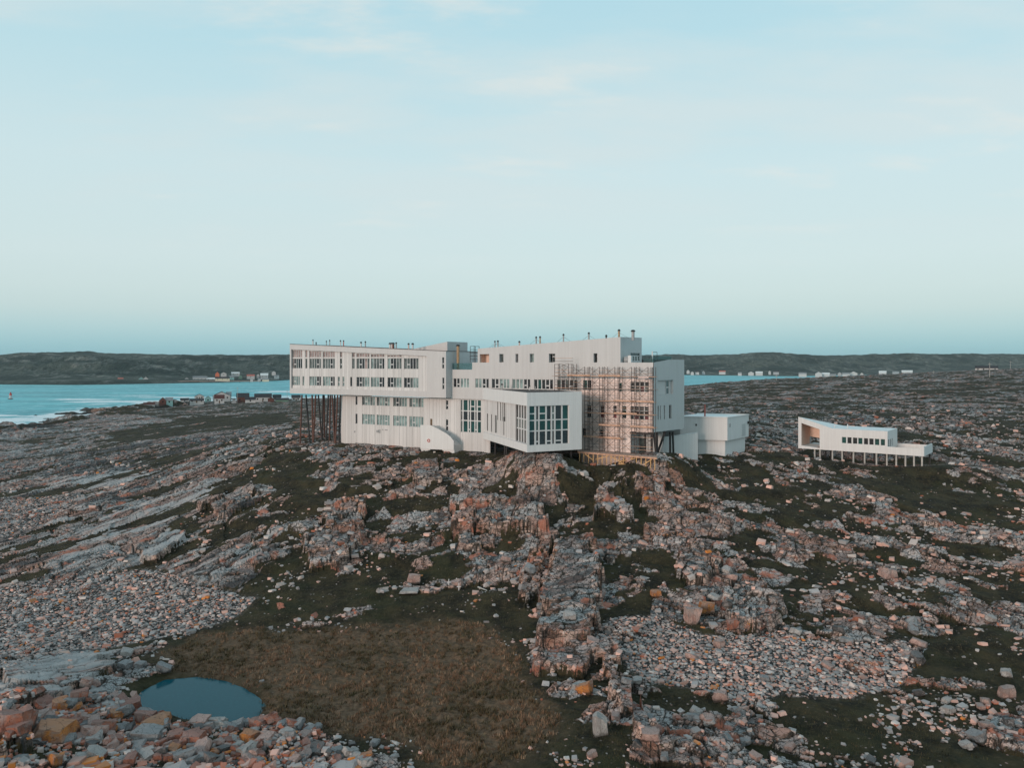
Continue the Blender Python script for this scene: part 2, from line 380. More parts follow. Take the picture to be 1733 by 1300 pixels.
def land(X, Y, full=False):
    """height of the ground; with full=True also the cover masks"""
    X = np.asarray(X, float); Y = np.asarray(Y, float)
    b = look(base, X, Y)
    wx = fbm(X / 6, Y / 6, 5, 3) * 1.3; wy = fbm(X / 6, Y / 6, 55, 3) * 1.3
    Xw, Yw = X + wx, Y + wy
    bog = sst(look(ZBOG, Xw, Yw) + 1.6 * fbm(X / 2.2, Y / 2.2, 61, 3), -1.8, 1.6)
    cob = sst(np.maximum(look(ZCOBL, Xw, Yw), look(ZCOBR, Xw, Yw)), -0.8, 0.5)
    pond = look(ZPOND, X + wx * 0.35, Y + wy * 0.35)
    fore = sst(look(ZFORE, Xw, Yw), -0.5, 1.5)
    moss = look(ZMOSS, Xw, Yw); rk = look(ZROCK, Xw, Yw)
    far = sst(Y, 170, 330); k = 1 - far
    # strike of the beds turns across the site
    px = CX + F * X / np.maximum(Y, 1)
    fz_ = px + 70 * fbm(X / 14, Y / 14, 1201, 2)          # three fault blocks, each with its own strike
    st = np.where(fz_ < 455, R(44), np.where(fz_ < 1060, R(10), R(-22)))
    cs, ss = np.cos(st), np.sin(st)
    al = Xw * cs + Yw * ss; ac = -Xw * ss + Yw * cs
    left = (fz_ < 455) * 1.0
    slab = np.maximum(sst(look(ZSLAB, X + wx * 0.3, Y + wy * 0.3), -0.4, 0.5), 0.75 * sst(look(ZPALE, Xw, Yw), -0.6, 0.8))
    dt = 1 - 0.72 * slab
    f1, f2, ox, oy, c1, c2, c3 = voron(al / (2.7 + 2.2 * left), ac / (1.75 + 0.35 * left), 211)
    e1 = sst(f2 - f1, 0.0, 0.12)
    g1, g2, px2, py2, d1, d2, d3 = voron(al / (1.05 + 0.9 * left) + 3.3, ac / (0.62 + 0.3 * left) + 1.7, 307)
    e2 = sst(g2 - g1, 0.0, 0.18)
    jag = (c1 - 0.5) * 1.5 + (d1 - 0.5) * 0.15
    led = np.zeros_like(X)
    for g, h in LEDGE:
        s = look(g, X + wx * 0.3, Y + wy * 0.3) + jag
        led = np.maximum(led, h * 0.8 * sst(s, -0.10, 0.10))
    bias = -0.05 + 0.07 * sst(rk, -2, 3) + 0.30 * left * sst(rk, -2, 3) - 0.10 * far - 0.75 * sst(moss, -1.5, 1.5) - 1.5 * bog - 1.4 * sst(pond, -2.5, -0.5) + 1.1 * sst(led, 0.1, 0.4) - 0.6 * cob + 0.30 * fore
    lenA = 7.0 + 8.0 * left; lenC = 3.6 + 2.2 * left
    n1 = fbm(al / lenA, ac / lenC, 101, 3, 0.55) * 1.3 + 0.22 * fbm(X / 3.1, Y / 3.1, 77, 1)
    r = n1 + bias
    rock = sst(r + k * ((c1 - 0.5) * 0.80 + (d1 - 0.5) * 0.22) * (1 - bog), -0.05, 0.05 + 0.08 * far)
    q = (b + 1.2 * fbm(X / 9, Y / 9, 33, 3)) / 2.1
    fq = q - np.floor(q)
    terr = (sst(fq, 0.62, 0.98) - fq) * 2.1
    slope_zone = sst(b, 7.6, 9.5) * (1 - sst(b, 19.5, 20.5)) * (px > 380)
    h = b + terr * 0.38 * slope_zone * k
    swell = np.clip(r, 0, 0.8)
    h = h + swell * (0.60 + 0.5 * fbm(X / 4, Y / 4, 9, 3))
    h = h + dt * rock * (1 - 0.75 * far) * ((c1 - 0.25) * 0.36 + ox * (c2 - 0.5) * 0.7 + oy * (c3 - 0.42) * 0.85 - (1 - e1) * 0.16)
    h = h + dt * rock * k * ((d1 - 0.5) * 0.26 + px2 * (d2 - 0.5) * 0.30 + py2 * (d3 - 0.42) * 0.34 - (1 - e2) * 0.10)
    fine = fbm(X / 0.9, Y / 0.9, 401, 4, 0.6)
    h = h + k * (rock * 0.07 * fine)
    # spine and ledges with their own joints
    h = h + led * (0.58 + 0.28 * c1 + 0.1 * (d1 - 0.5))
    # soft cover: hummocks
    soft = 1 - rock
    h = h + soft * (1 - bog) * (0.22 * fbm(X / 1.7, Y / 1.7, 501, 4) + 0.35 * fbm(X / 6, Y / 6, 509, 2)) * (0.35 + 0.65 * k)
    h = h + bog * (0.34 * np.abs(fbm(X / 1.1, Y / 1.1, 521, 3)) + 0.25 * fbm(X / 5, Y / 5, 523, 2))
    h = h + cob * (1 - rock) * k * (0.10 * fbm(X / 0.6, Y / 0.6, 541, 3))
    # pond bowl
    pin = sst(pond, -1.2, 1.0)
    h = h * (1 - pin) + (PONDZ - 0.9) * pin
    h = np.where((pond > -1.6) & (pond < 0), np.maximum(h, PONDZ - 0.35 + 0.0 * h), h)
    # far rough country
    h = h + far * (0.9 * fbm(al / 22, ac / 9, 601, 5, 0.6) + rock * (0.15 * (c1 - 0.4) + 0.5 * fbm(al / 5, ac / 3, 607, 3, 0.6)))
    # skerries along the shore on the left
    sh = sst(np.abs(b + 0.8), 4.5, 0.5) if False else (1 - sst(np.abs(b + 0.6), 1.2, 4.5))
    h = h + sh * (9.0 * np.maximum(0, fbm(X / 40, Y / 22, 611, 5, 0.55) - 0.04) * left)
    flat = np.zeros_like(h); fz = np.zeros_like(h)
    for (fx, fy, rad, zz, *both) in FLAT:
        m_ = 1 - sst(np.hypot(X - fx, Y - fy), rad, rad + 3.0)
        better = m_ > flat
        flat = np.where(better, m_, flat); fz = np.where(better, zz, fz)
    h = np.where(flat > 0, np.minimum(h, fz * flat + h * (1 - flat)), h)
    for (fx, fy, rad, zz) in RAISE:
        m_ = 1 - sst(np.hypot(X - fx, Y - fy) + 0.9 * (c1 - 0.5), rad, rad + 6.5)
        h = h * (1 - 0.85 * m_) + (zz + 0.7 * (h - b)) * 0.85 * m_
    if full:
        wet = 1 - sst(h, 0.6, 3.2)
        band = 0.5 + 0.5 * np.clip(fbm(al / 11, ac / 1.5, 903, 5, 0.62) * 1.7, -1, 1) * (0.35 + 0.65 * left)
        band = np.clip(band + 0.30 * sst(look(ZPALE, Xw, Yw), -1.5, 1.0) - 0.22 * sst(look(ZDARK, Xw, Yw), -1.5, 1.0), 0, 1)
        return h, rock, cob, bog, wet, c1 * 0.5 + d1 * 0.5, c2, np.minimum(e1, e2), fore, band
    return h
def landz(x, y):
    return float(land(np.array([x]), np.array([y]))[0])
# ------------------------------------------------------------------ mesh helpers
class MB:
    def __init__(s): s.v = []; s.f = []
    def add(s, vs, fs):
        o = len(s.v); s.v += [tuple(p) for p in vs]; s.f += [tuple(i + o for i in f) for f in fs]
        return s
    def quad(s, a, b, c, d): return s.add([a, b, c, d], [(0, 1, 2, 3)])
    def box(s, x0, x1, y0, y1, z0, z1):
        return s.add([(x0, y0, z0), (x1, y0, z0), (x1, y1, z0), (x0, y1, z0), (x0, y0, z1), (x1, y0, z1), (x1, y1, z1), (x0, y1, z1)],
                     [(0, 3, 2, 1), (4, 5, 6, 7), (0, 1, 5, 4), (1, 2, 6, 5), (2, 3, 7, 6), (3, 0, 4, 7)])
    def prism(s, poly, y0, y1):
        """polygon in x-z extruded along y"""
        n = len(poly)
        vs = [(x, y0, z) for x, z in poly] + [(x, y1, z) for x, z in poly]
        fs = [tuple(range(n)), tuple(range(2 * n - 1, n - 1, -1))] + [(i, i + n, (i + 1) % n + n, (i + 1) % n) for i in range(n)]
        return s.add(vs, fs)
    def slab(s, poly, z0, z1):
        """polygon in x-y extruded along z"""
        n = len(poly)
        vs = [(x, y, z0) for x, y in poly] + [(x, y, z1) for x, y in poly]
        fs = [tuple(range(n - 1, -1, -1)), tuple(range(n, 2 * n))] + [(i, (i + 1) % n, (i + 1) % n + n, i + n) for i in range(n)]
        return s.add(vs, fs)
    def bar(s, a, b, r, n=6, r2=None):
        a = Vector(a); b = Vector(b); d = (b - a).normalized()
        u = d.orthogonal().normalized(); v = d.cross(u); r2 = r if r2 is None else r2
        vs = []
        for p, q in ((a, r), (b, r2)):
            for i in range(n):
                t = 2 * math.pi * i / n
                vs.append(p + (u * math.cos(t) + v * math.sin(t)) * q)
        return s.add(vs, [tuple(range(n - 1, -1, -1)), tuple(range(n, 2 * n))] + [(i, (i + 1) % n, (i + 1) % n + n, i + n) for i in range(n)])
    def beam(s, a, b, w, h):
        a = Vector(a); b = Vector(b); d = (b - a).normalized()
        sd = d.cross(Vector((0, 0, 1)))
        sd = sd.normalized() if sd.length > 1e-3 else Vector((1, 0, 0))
        up = sd.cross(d); vs = []
        for p in (a, b):
            for i, j in ((-1, -1), (1, -1), (1, 1), (-1, 1)): vs.append(p + sd * (w / 2 * i) + up * (h / 2 * j))
        return s.add(vs, [(0, 1, 2, 3), (7, 6, 5, 4), (0, 4, 5, 1), (1, 5, 6, 2), (2, 6, 7, 3), (3, 7, 4, 0)])
    def mesh(s, name, m, smooth=False):
        me = bpy.data.meshes.new(name); me.from_pydata(s.v, [], s.f)
        bm = bmesh.new(); bm.from_mesh(me); bmesh.ops.recalc_face_normals(bm, faces=bm.faces); bm.to_mesh(me); bm.free()
        me.materials.append(M[m])
        if smooth: me.polygons.foreach_set('use_smooth', [True] * len(me.polygons))
        return me
def link(name, me, parent=None, loc=(0, 0, 0), rz=0.0, label=None, cat=None, group=None, kind=None):
    o = bpy.data.objects.new(name, me); COL.objects.link(o)
    if parent is not None: o.parent = parent
    o.location = loc; o.rotation_euler = (0, 0, rz)
    for k, v in (('label', label), ('category', cat), ('group', group), ('kind', kind)):
        if v: o[k] = v
    return o
def thing(name, label, cat, loc, group=None, rz=0.0):
    return link(name, None, None, loc, rz, label, cat, group)
def np_mesh(name, V, faces, m, smooth=False, attrs=()):
    """faces: (n,3) or (n,4) int array"""
    me = bpy.data.meshes.new(name)
    V = np.asarray(V, np.float32); faces = np.asarray(faces, np.int32); k = faces.shape[1]
    me.vertices.add(len(V)); me.vertices.foreach_set('co', V.ravel())
    me.loops.add(faces.size); me.loops.foreach_set('vertex_index', faces.ravel())
    me.polygons.add(len(faces))
    me.polygons.foreach_set('loop_start', np.arange(0, faces.size, k, dtype=np.int32))
    me.polygons.foreach_set('use_smooth', np.full(len(faces), smooth, bool))
    for an, arr in attrs:
        at = me.attributes.new(an, 'FLOAT_COLOR', 'POINT')
        at.data.foreach_set('color', np.asarray(arr, np.float32).ravel())
    me.update(calc_edges=True); me.validate()
    me.materials.append(M[m])
    return me

# ------------------------------------------------------------------ facades (plan frames)
class Fac:
    """a wall line in plan: local x runs along it, local y into the building, z is height above the sea"""
    def __init__(s, p0, p1):
        s.o = Vector((p0[0], p0[1])); d = Vector((p1[0] - p0[0], p1[1] - p0[1])); s.L = d.length
        s.ang = math.atan2(d.y, d.x); s.d = d.normalized(); s.m = Vector((-s.d.y, s.d.x))
    def u(s, x, dep=0.0):
        t = (x - CX) / F; ox = s.o.x + s.m.x * dep; oy = s.o.y + s.m.y * dep
        return (t * oy - ox) / (s.d.x - t * s.d.y)
    def z(s, x, y, dep=0.0):
        u = s.u(x, dep); return CZ - (y - HY) / F * (s.o.y + s.m.y * dep + s.d.y * u)
    def w(s, u, dep=0.0, z=0.0):
        return Vector((s.o.x + s.d.x * u + s.m.x * dep, s.o.y + s.d.y * u + s.m.y * dep, z))
    def put(s, name, mb, m, parent, **kw):
        pl = parent.location if parent is not None else Vector((0, 0, 0))
        return link(name, mb.mesh(name, m), parent, (s.o.x - pl.x, s.o.y - pl.y, -pl.z), s.ang, **kw)
def at(x, Y): return ((x - CX) / F * Y, Y)
TAN = 0.625
def rowY(x): return 132.15 / (1 + TAN * (x - CX) / F)
A = Fac(at(490.5, rowY(490.5)), at(1105.5, rowY(1105.5)))            # main front
SIDE = Vector((A.m.x, A.m.y))
DF = Fac(at(892, 116.0), at(984.5, 120.2))                           # prow, gable front
DL = Fac(at(817, 137.2), at(892, 116.0))                             # prow, long left flank
RF = Fac(at(1106.5, rowY(1106.5) + 1.7), at(1158, 125.6 + 1.7))      # right end wall
def stY(x): return 137.0 * (1 + 0.768 * (1476 - CX) / F) / (1 + 0.768 * (x - CX) / F)
S = Fac(at(1351, stY(1351)), at(1564, stY(1564)))                    # long low annex
NB = Fac(at(1140, 134.6), at(1231, 131.5))                           # white box beside the hotel

# ground held down under the buildings
for i in range(24):
    for dep in (5.0, 9.5):
        p = A.w(A.L * (i + 0.5) / 24, dep); FLAT.append((p.x, p.y, 3.4, 20.3))
for i in range(8):
    p = DL.w(DL.L * (i + 0.6) / 8, 4.6); FLAT.append((p.x, p.y, 4.0, 21.7)); RAISE.append((p.x, p.y, 2.2, 20.35))
for i in range(9):
    p = S.w(2 + i * 3.0, 3.5); RAISE.append((p.x, p.y, 3.6, 18.9 - 0.13 * i))
for i in range(4):
    p = A.w(A.u(995 + i * 32), -2.2); RAISE.append((p.x, p.y, 1.2, 19.5))
for i in range(3):
    p = A.w(A.u(1096 + i * 18, 5), 4.5); RAISE.append((p.x, p.y, 2.0, 20.5))
p = NB.w(4, 3); FLAT.append((p.x, p.y, 3.6, 20.9))

# ------------------------------------------------------------------ ground materials
def rock_colour(t, co, nz, blk=None, tops=None):
    """weathered gneiss and sandstone: grey, lichened beds, pink and rust on broken faces"""
    n_big = t.noise(co, 0.07, 4, 0.6); n_mid = t.noise(co, 0.55, 5, 0.65); n_fin = t.noise(co, 3.2, 5, 0.7)
    top = t.mix(t.rng(n_mid, 0.36, 0.62), (0.065, 0.075, 0.080), (0.27, 0.275, 0.275))
    top = t.mix(t.math('MULTIPLY', t.rng(n_big, 0.45, 0.62), 0.65), top, (0.33, 0.205, 0.17))
    fac = t.mix(t.rng(n_mid, 0.38, 0.64), (0.20, 0.115, 0.09), (0.64, 0.46, 0.38))
    fac = t.mix(t.math('MULTIPLY', t.rng(n_big, 0.5, 0.66), 0.6), fac, (0.44, 0.17, 0.08))
    f = t.rng(nz, 0.50, 0.86, 1.0, 0.0)
    c = t.mix(f, top, fac)
    if blk is not None:
        b1, b2, b3 = blk
        c = t.mix(t.math('MULTIPLY', t.rng(b1, 0.62, 0.8), 0.6), c, (0.50, 0.37, 0.325))
        c = t.mix(t.math('MULTIPLY', t.rng(b2, 0.84, 0.92), 0.5), c, (0.29, 0.13, 0.085))
        c = t.mix(t.math('MULTIPLY', t.rng(b2, 0.30, 0.12), 0.55), c, (0.42, 0.425, 0.42))
        c = t.mix(t.math('MULTIPLY', t.rng(b3, 0.75, 0.1), 0.92), c, (0.016, 0.015, 0.011))  # block joints: dark moss, and shade put into the rock colour
    pale = t.math('MULTIPLY', t.rng(t.noise(co, 1.5, 6, 0.75), 0.56, 0.66), 0.55)
    c = t.mix(pale, c, (0.58, 0.55, 0.52))
    bed = t.noise(t.mapping(co, scale=(0.35, 0.35, 3.2)), 1.0, 4, 0.6)
    c = t.mix(t.math('MULTIPLY', t.math('MULTIPLY', t.rng(bed, 0.52, 0.60), f), 0.75), c, (0.06, 0.045, 0.038))
    dark = t.math('MULTIPLY', t.rng(n_fin, 0.56, 0.70), 0.75)
    c = t.mix(dark, c, (0.035, 0.033, 0.030))
    wob = t.node('ShaderNodeVectorMath', operation='ADD'); t.put(wob.inputs[0], co)
    wn = t.node('ShaderNodeVectorMath', operation='SCALE'); t.put(wn.inputs[0], t.noise(co, 0.9, 3, 0.6, 1)); wn.inputs['Scale'].default_value = 1.1; t.l.new(wn.outputs[0], wob.inputs[1])
    for vsc, wid, amt in ((0.75, 0.055, 0.9), (1.9, 0.08, 0.7)):
        cr = t.voro(t.mapping(wob.outputs[0], scale=(1, 1, 1.7)), vsc, 'DISTANCE_TO_EDGE')
        c = t.mix(t.math('MULTIPLY', t.rng(cr, wid, 0.0), amt), c, (0.018, 0.016, 0.013))  # crevice lines, their deep shade painted into the rock colour
    red = t.math('MULTIPLY', t.rng(t.noise(t.mapping(co, loc=(3, 17, 8)), 0.33, 5, 0.65), 0.565, 0.65), 0.8)
    c = t.mix(red, c, (0.38, 0.145, 0.095))
    lich = t.math('MULTIPLY', t.rng(t.noise(t.mapping(co, loc=(31, 7, 3)), 0.8, 6, 0.7), 0.64, 0.70), t.rng(nz, 0.4, 0.75, 0.9, 0.15))
    c = t.mix(lich, c, (0.42, 0.19, 0.045))
    return c, n_mid, n_fin
def ground_material():
    m, t, b = mat('ground', (0.1, 0.1, 0.1), 0.9, 0.15)
    co = t.node('ShaderNodeTexCoord').outputs['Object']
    g = t.node('ShaderNodeNewGeometry')
    sn = t.node('ShaderNodeSeparateXYZ'); t.l.new(g.outputs['True Normal'], sn.inputs[0]); nz = sn.outputs[2]
    a1 = t.node('ShaderNodeAttribute', attribute_name='cover'); s1 = t.node('ShaderNodeSeparateColor'); t.l.new(a1.outputs['Color'], s1.inputs[0])
    a2 = t.node('ShaderNodeAttribute', attribute_name='block'); s2 = t.node('ShaderNodeSeparateColor'); t.l.new(a2.outputs['Color'], s2.inputs[0])
    rock, cob, bog = s1.outputs; wet = a1.outputs['Alpha']; b1, b2, b3 = s2.outputs; band = a2.outputs['Alpha']
    rc, n_mid, n_fin = rock_colour(t, co, nz, (b1, b2, b3))
    rc = t.mix(t.math('MULTIPLY', t.rng(band, 0.60, 0.92), 0.75), rc, (0.40, 0.395, 0.39))
    rc = t.mix(t.math('MULTIPLY', t.rng(band, 0.40, 0.10), 0.8), rc, (0.045, 0.045, 0.046))
    mn = t.noise(co, 0.35, 5, 0.65); mf = t.noise(co, 2.6, 6, 0.75)
    moss = t.mix(t.rng(mn, 0.35, 0.65), (0.012, 0.0108, 0.0070), (0.045, 0.037, 0.019))
    moss = t.mix(t.math('MULTIPLY', t.rng(mf, 0.48, 0.68), 0.75), moss, (0.078, 0.058, 0.032))
    moss = t.mix(t.math('MULTIPLY', t.rng(t.noise(co, 0.16, 3), 0.52, 0.66), 0.4), moss, (0.030, 0.034, 0.013))
    # small loose stones too fine to build
    vs_ = t.node('ShaderNodeTexVoronoi'); t.put(vs_.inputs['Vector'], co); vs_.inputs['Scale'].default_value = 2.3
    sc_ = t.node('ShaderNodeSeparateColor'); t.l.new(vs_.outputs['Color'], sc_.inputs[0])
    peb = t.math('MULTIPLY', t.rng(vs_.outputs['Distance'], 0.30, 0.16), t.rng(sc_.outputs[0], 0.80, 0.84))
    peb = t.math('MULTIPLY', peb, t.rng(t.noise(co, 0.22, 3), 0.42, 0.60))
    moss = t.mix(peb, moss, t.mix(sc_.outputs[1], (0.30, 0.29, 0.28), (0.36, 0.22, 0.19)))
    dry = t.mix(t.rng(mf, 0.35, 0.7), (0.080, 0.050, 0.031), (0.20, 0.127, 0.080))
    dry = t.mix(t.math('MULTIPLY', t.rng(mn, 0.40, 0.62), 0.45), dry, (0.085, 0.060, 0.036))
    vc = t.node('ShaderNodeTexVoronoi'); t.put(vc.inputs['Vector'], co); vc.inputs['Scale'].default_value = 3.4
    cc = t.node('ShaderNodeSeparateColor'); t.l.new(vc.outputs['Color'], cc.inputs[0])
    peb2 = t.ramp(cc.outputs[0], [(0.0, (0.10, 0.10, 0.10)), (0.4, (0.20, 0.195, 0.19)), (0.62, (0.30, 0.22, 0.20)), (0.85, (0.36, 0.34, 0.32)), (1.0, (0.27, 0.13, 0.09))])
    cobc = t.mix(t.rng(vc.outputs['Distance'], 0.34, 0.62), peb2, (0.03, 0.028, 0.026))
    soft = t.mix(bog, moss, dry)
    soft = t.mix(cob, soft, cobc)
    # over distance the cover breaks into patches finer than the mesh
    brk = t.noise(t.mapping(co, scale=(1, 1, 1.6)), 0.85, 6, 0.75)
    brk2 = t.math('ADD', t.math('MULTIPLY', t.math('SUBTRACT', brk, 0.5), 4.2), t.math('SUBTRACT', t.math('MULTIPLY', rock, 1.25), 0.30))
    rmask = t.rng(brk2, 0.30, 0.62)
    c = t.mix(rmask, soft, rc)
    c = t.mix(t.math('MULTIPLY', wet, t.rng(n_mid, 0.25, 0.5)), c, (0.022, 0.020, 0.018))
    t.put(b.inputs['Base Color'], c)
    hgt = t.math('ADD', t.math('MULTIPLY', n_fin, 0.35), t.math('ADD', t.math('MULTIPLY', t.noise(co, 9, 5, 0.7), 0.25), t.math('MULTIPLY', t.math('MULTIPLY', cob, vc.outputs['Distance']), -0.6)))
    t.put(b.inputs['Normal'], t.bump(hgt, 0.9, 0.22))
ground_material()
def stone_material(name, base, dark):
    m, t, b = mat(name, base, 0.85, 0.2)
    co = t.node('ShaderNodeTexCoord').outputs['Object']
    g = t.node('ShaderNodeNewGeometry'); sn = t.node('ShaderNodeSeparateXYZ'); t.l.new(g.outputs['True Normal'], sn.inputs[0])
    n1 = t.noise(co, 2.6, 5, 0.75); n2 = t.noise(co, 8.0, 5, 0.8)
    n0 = t.noise(t.mapping(co, loc=(5, 2, 9)), 1.1, 4, 0.7)
    c = t.mix(t.rng(n1, 0.35, 0.65), dark, base)
    c = t.mix(t.math('MULTIPLY', t.rng(n0, 0.44, 0.58), 0.6), c, (0.33, 0.28, 0.26))
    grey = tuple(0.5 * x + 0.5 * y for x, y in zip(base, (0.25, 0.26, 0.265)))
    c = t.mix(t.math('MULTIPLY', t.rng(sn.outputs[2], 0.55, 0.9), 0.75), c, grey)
    c = t.mix(t.math('MULTIPLY', t.rng(n2, 0.55, 0.7), 0.6), c, tuple(x * 0.25 for x in dark))
    cr = t.voro(t.mapping(co, scale=(1, 1, 1.5)), 2.1, 'DISTANCE_TO_EDGE')
    c = t.mix(t.math('MULTIPLY', t.rng(cr, 0.035, 0.0), 0.4), c, (0.03, 0.027, 0.024))
    c = t.mix(t.rng(t.noise(co, 5.0, 4, 0.7), 0.58, 0.64, 0.0, 0.6), c, (0.05, 0.047, 0.044))
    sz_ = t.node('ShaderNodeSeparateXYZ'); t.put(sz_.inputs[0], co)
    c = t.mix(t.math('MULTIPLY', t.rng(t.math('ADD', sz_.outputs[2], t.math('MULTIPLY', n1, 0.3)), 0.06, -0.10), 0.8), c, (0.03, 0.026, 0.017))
    t.put(b.inputs['Base Color'], c)
    t.put(b.inputs['Normal'], t.bump(n2, 0.9, 0.2))
STONES = {'grey': ((0.36, 0.36, 0.36), (0.15, 0.155, 0.16)), 'pink': ((0.60, 0.40, 0.34), (0.32, 0.19, 0.16)), 'pale': ((0.57, 0.53, 0.50), (0.30, 0.28, 0.265)),
          'rust red': ((0.42, 0.16, 0.10), (0.19, 0.08, 0.06)), 'orange': ((0.60, 0.225, 0.055), (0.30, 0.12, 0.06)), 'dark': ((0.105, 0.10, 0.098), (0.05, 0.048, 0.047))}
for k, (a_, b_) in STONES.items(): stone_material('stone_' + k.replace(' ', '_'), a_, b_)
def loose_material():
    m, t, b = mat('loose_stone', (0.3, 0.3, 0.3), 0.85, 0.2)
    co = t.node('ShaderNodeTexCoord').outputs['Object']
    a1 = t.node('ShaderNodeAttribute', attribute_name='tint')
    g = t.node('ShaderNodeNewGeometry'); sn = t.node('ShaderNodeSeparateXYZ'); t.l.new(g.outputs['True Normal'], sn.inputs[0])
    n2 = t.noise(co, 4.0, 5, 0.75)
    c = t.mix(t.math('MULTIPLY', t.rng(sn.outputs[2], 0.55, 0.9), 0.22), a1.outputs['Color'], (0.30, 0.295, 0.29))
    c = t.mix(t.math('MULTIPLY', t.rng(n2, 0.55, 0.75), 0.5), c, (0.06, 0.055, 0.05))
    t.put(b.inputs['Base Color'], c)
    t.put(b.inputs['Normal'], t.bump(n2, 0.6, 0.08))
loose_material()
def plant_material(name, attr='tint'):
    m, t, b = mat(name, (0.1, 0.08, 0.05), 0.9, 0.1)
    a1 = t.node('ShaderNodeAttribute', attribute_name=attr)
    t.put(b.inputs['Base Color'], a1.outputs['Color'])
plant_material('blades')

# ------------------------------------------------------------------ ground
def build_ground():
    cols = np.arange(-220, 1960, 2.0)
    rows = np.concatenate([np.geomspace(43, 172, 590, endpoint=False), np.geomspace(172, 620, 230, endpoint=False), np.geomspace(620, 1090, 40)])
    D = rows[:, None] * np.ones((1, len(cols))); X = (cols[None] - CX) / F * D
    h, rock, cob, bog, wet, b1, b2, e, fore, band = land(X.ravel(), D.ravel(), True)
    V = np.stack([X.ravel(), D.ravel(), h], 1)
    nr, nc = D.shape
    i = np.arange(nr * nc).reshape(nr, nc)
    fc = np.stack([i[:-1, :-1].ravel(), i[:-1, 1:].ravel(), i[1:, 1:].ravel(), i[1:, :-1].ravel()], 1)
    keep = (h[fc] > -3.0).any(1)
    fc = fc[keep]
    used, inv = np.unique(fc, return_inverse=True)
    fc = inv.reshape(-1, 4)
    far = sst(D.ravel(), 170, 330)
    at1 = np.stack([rock, cob, bog, wet], 1)[used]; at2 = np.stack([b1, b2, np.maximum(e, far), band], 1)[used]
    me = np_mesh('ground', V[used], fc, 'ground', False, (('cover', at1), ('block', at2)))
    return link('ground', me, kind='structure')
build_ground()

# ------------------------------------------------------------------ sea, pond, hills
def sea_material():
    m, t, b = mat('sea', (0.05, 0.25, 0.29), 0.4, 0.03)
    co = t.node('ShaderNodeTexCoord').outputs['Object']
    a1 = t.node('ShaderNodeAttribute', attribute_name='foam'); s1 = t.node('ShaderNodeSeparateColor'); t.l.new(a1.outputs['Color'], s1.inputs[0])
    st = t.mapping(co, scale=(0.35, 1.0, 1.0), rot=(0, 0, R(12)))
    n1 = t.noise(st, 0.020, 6, 0.65); n2 = t.noise(st, 0.11, 6, 0.7); n3 = t.noise(co, 0.16, 7, 0.75)
    c = t.mix(t.rng(n1, 0.36, 0.66), (0.045, 0.30, 0.35), (0.11, 0.50, 0.55))
    n4 = t.noise(t.mapping(co, scale=(1, 0.22, 1)), 0.22, 5, 0.75)
    c = t.mix(t.rng(n4, 0.50, 0.66), c, t.mix(0.75, c, (0.28, 0.60, 0.65)))  # lighter flecks paint wave sparkle into the water colour
    c = t.mix(t.math('MULTIPLY', t.rng(n4, 0.46, 0.34), 0.5), c, (0.004, 0.15, 0.20))
    c = t.mix(t.math('MULTIPLY', t.rng(n4, 0.63, 0.70), 0.85), c, (0.62, 0.78, 0.80))
    c = t.mix(t.math('MULTIPLY', t.rng(n2, 0.54, 0.68), 0.75), c, (0.40, 0.72, 0.76))
    fm = t.rng(t.math('ADD', s1.outputs[0], t.math('MULTIPLY', t.math('SUBTRACT', n3, 0.5), 1.5)), 0.42, 0.72)
    c = t.mix(fm, c, (0.74, 0.80, 0.81))
    t.put(b.inputs['Base Color'], c)
    t.put(b.inputs['Roughness'], t.rng(fm, 0, 1, 0.4, 0.8))
    wv = t.math('ADD', t.noise(st, 0.22, 5, 0.65), t.math('MULTIPLY', t.noise(st, 0.05, 3), 1.5))
    t.put(b.inputs['Normal'], t.bump(wv, 0.25, 0.8))
sea_material()
def build_sea():
    cols = np.linspace(-1500, 3200, 420); rows = np.concatenate([np.geomspace(230, 1200, 330, endpoint=False), np.geomspace(1200, 5200, 60)])
    D = rows[:, None] * np.ones((1, len(cols))); X = (cols[None] - CX) / F * D
    dep = np.where(D.ravel() < 1080, land(X.ravel(), np.minimum(D.ravel(), 1090)), -9.0)
    foam = 1 - sst(-dep, 0.3, 5.5)
    foam *= 0.55 + 0.45 * sst(fbm(X.ravel() / 30, D.ravel() / 30, 911, 3), -0.15, 0.3)
    patch = sst(-dep, 9, 4) if False else (1 - sst(-dep, 5.0, 8.8)) * sst(fbm(X.ravel() / 60, D.ravel() / 30, 917, 3), -0.02, 0.25)
    foam = np.maximum(foam, 0.75 * patch)
    nr, nc = D.shape; i = np.arange(nr * nc).reshape(nr, nc)
    fc = np.stack([i[:-1, :-1].ravel(), i[:-1, 1:].ravel(), i[1:, 1:].ravel(), i[1:, :-1].ravel()], 1)
    V = np.stack([X.ravel(), D.ravel(), np.zeros(X.size)], 1)
    at1 = np.stack([foam, foam, foam, foam * 0 + 1], 1)
    link('sea', np_mesh('sea', V, fc, 'sea', False, (('foam', at1),)), kind='structure')
build_sea()
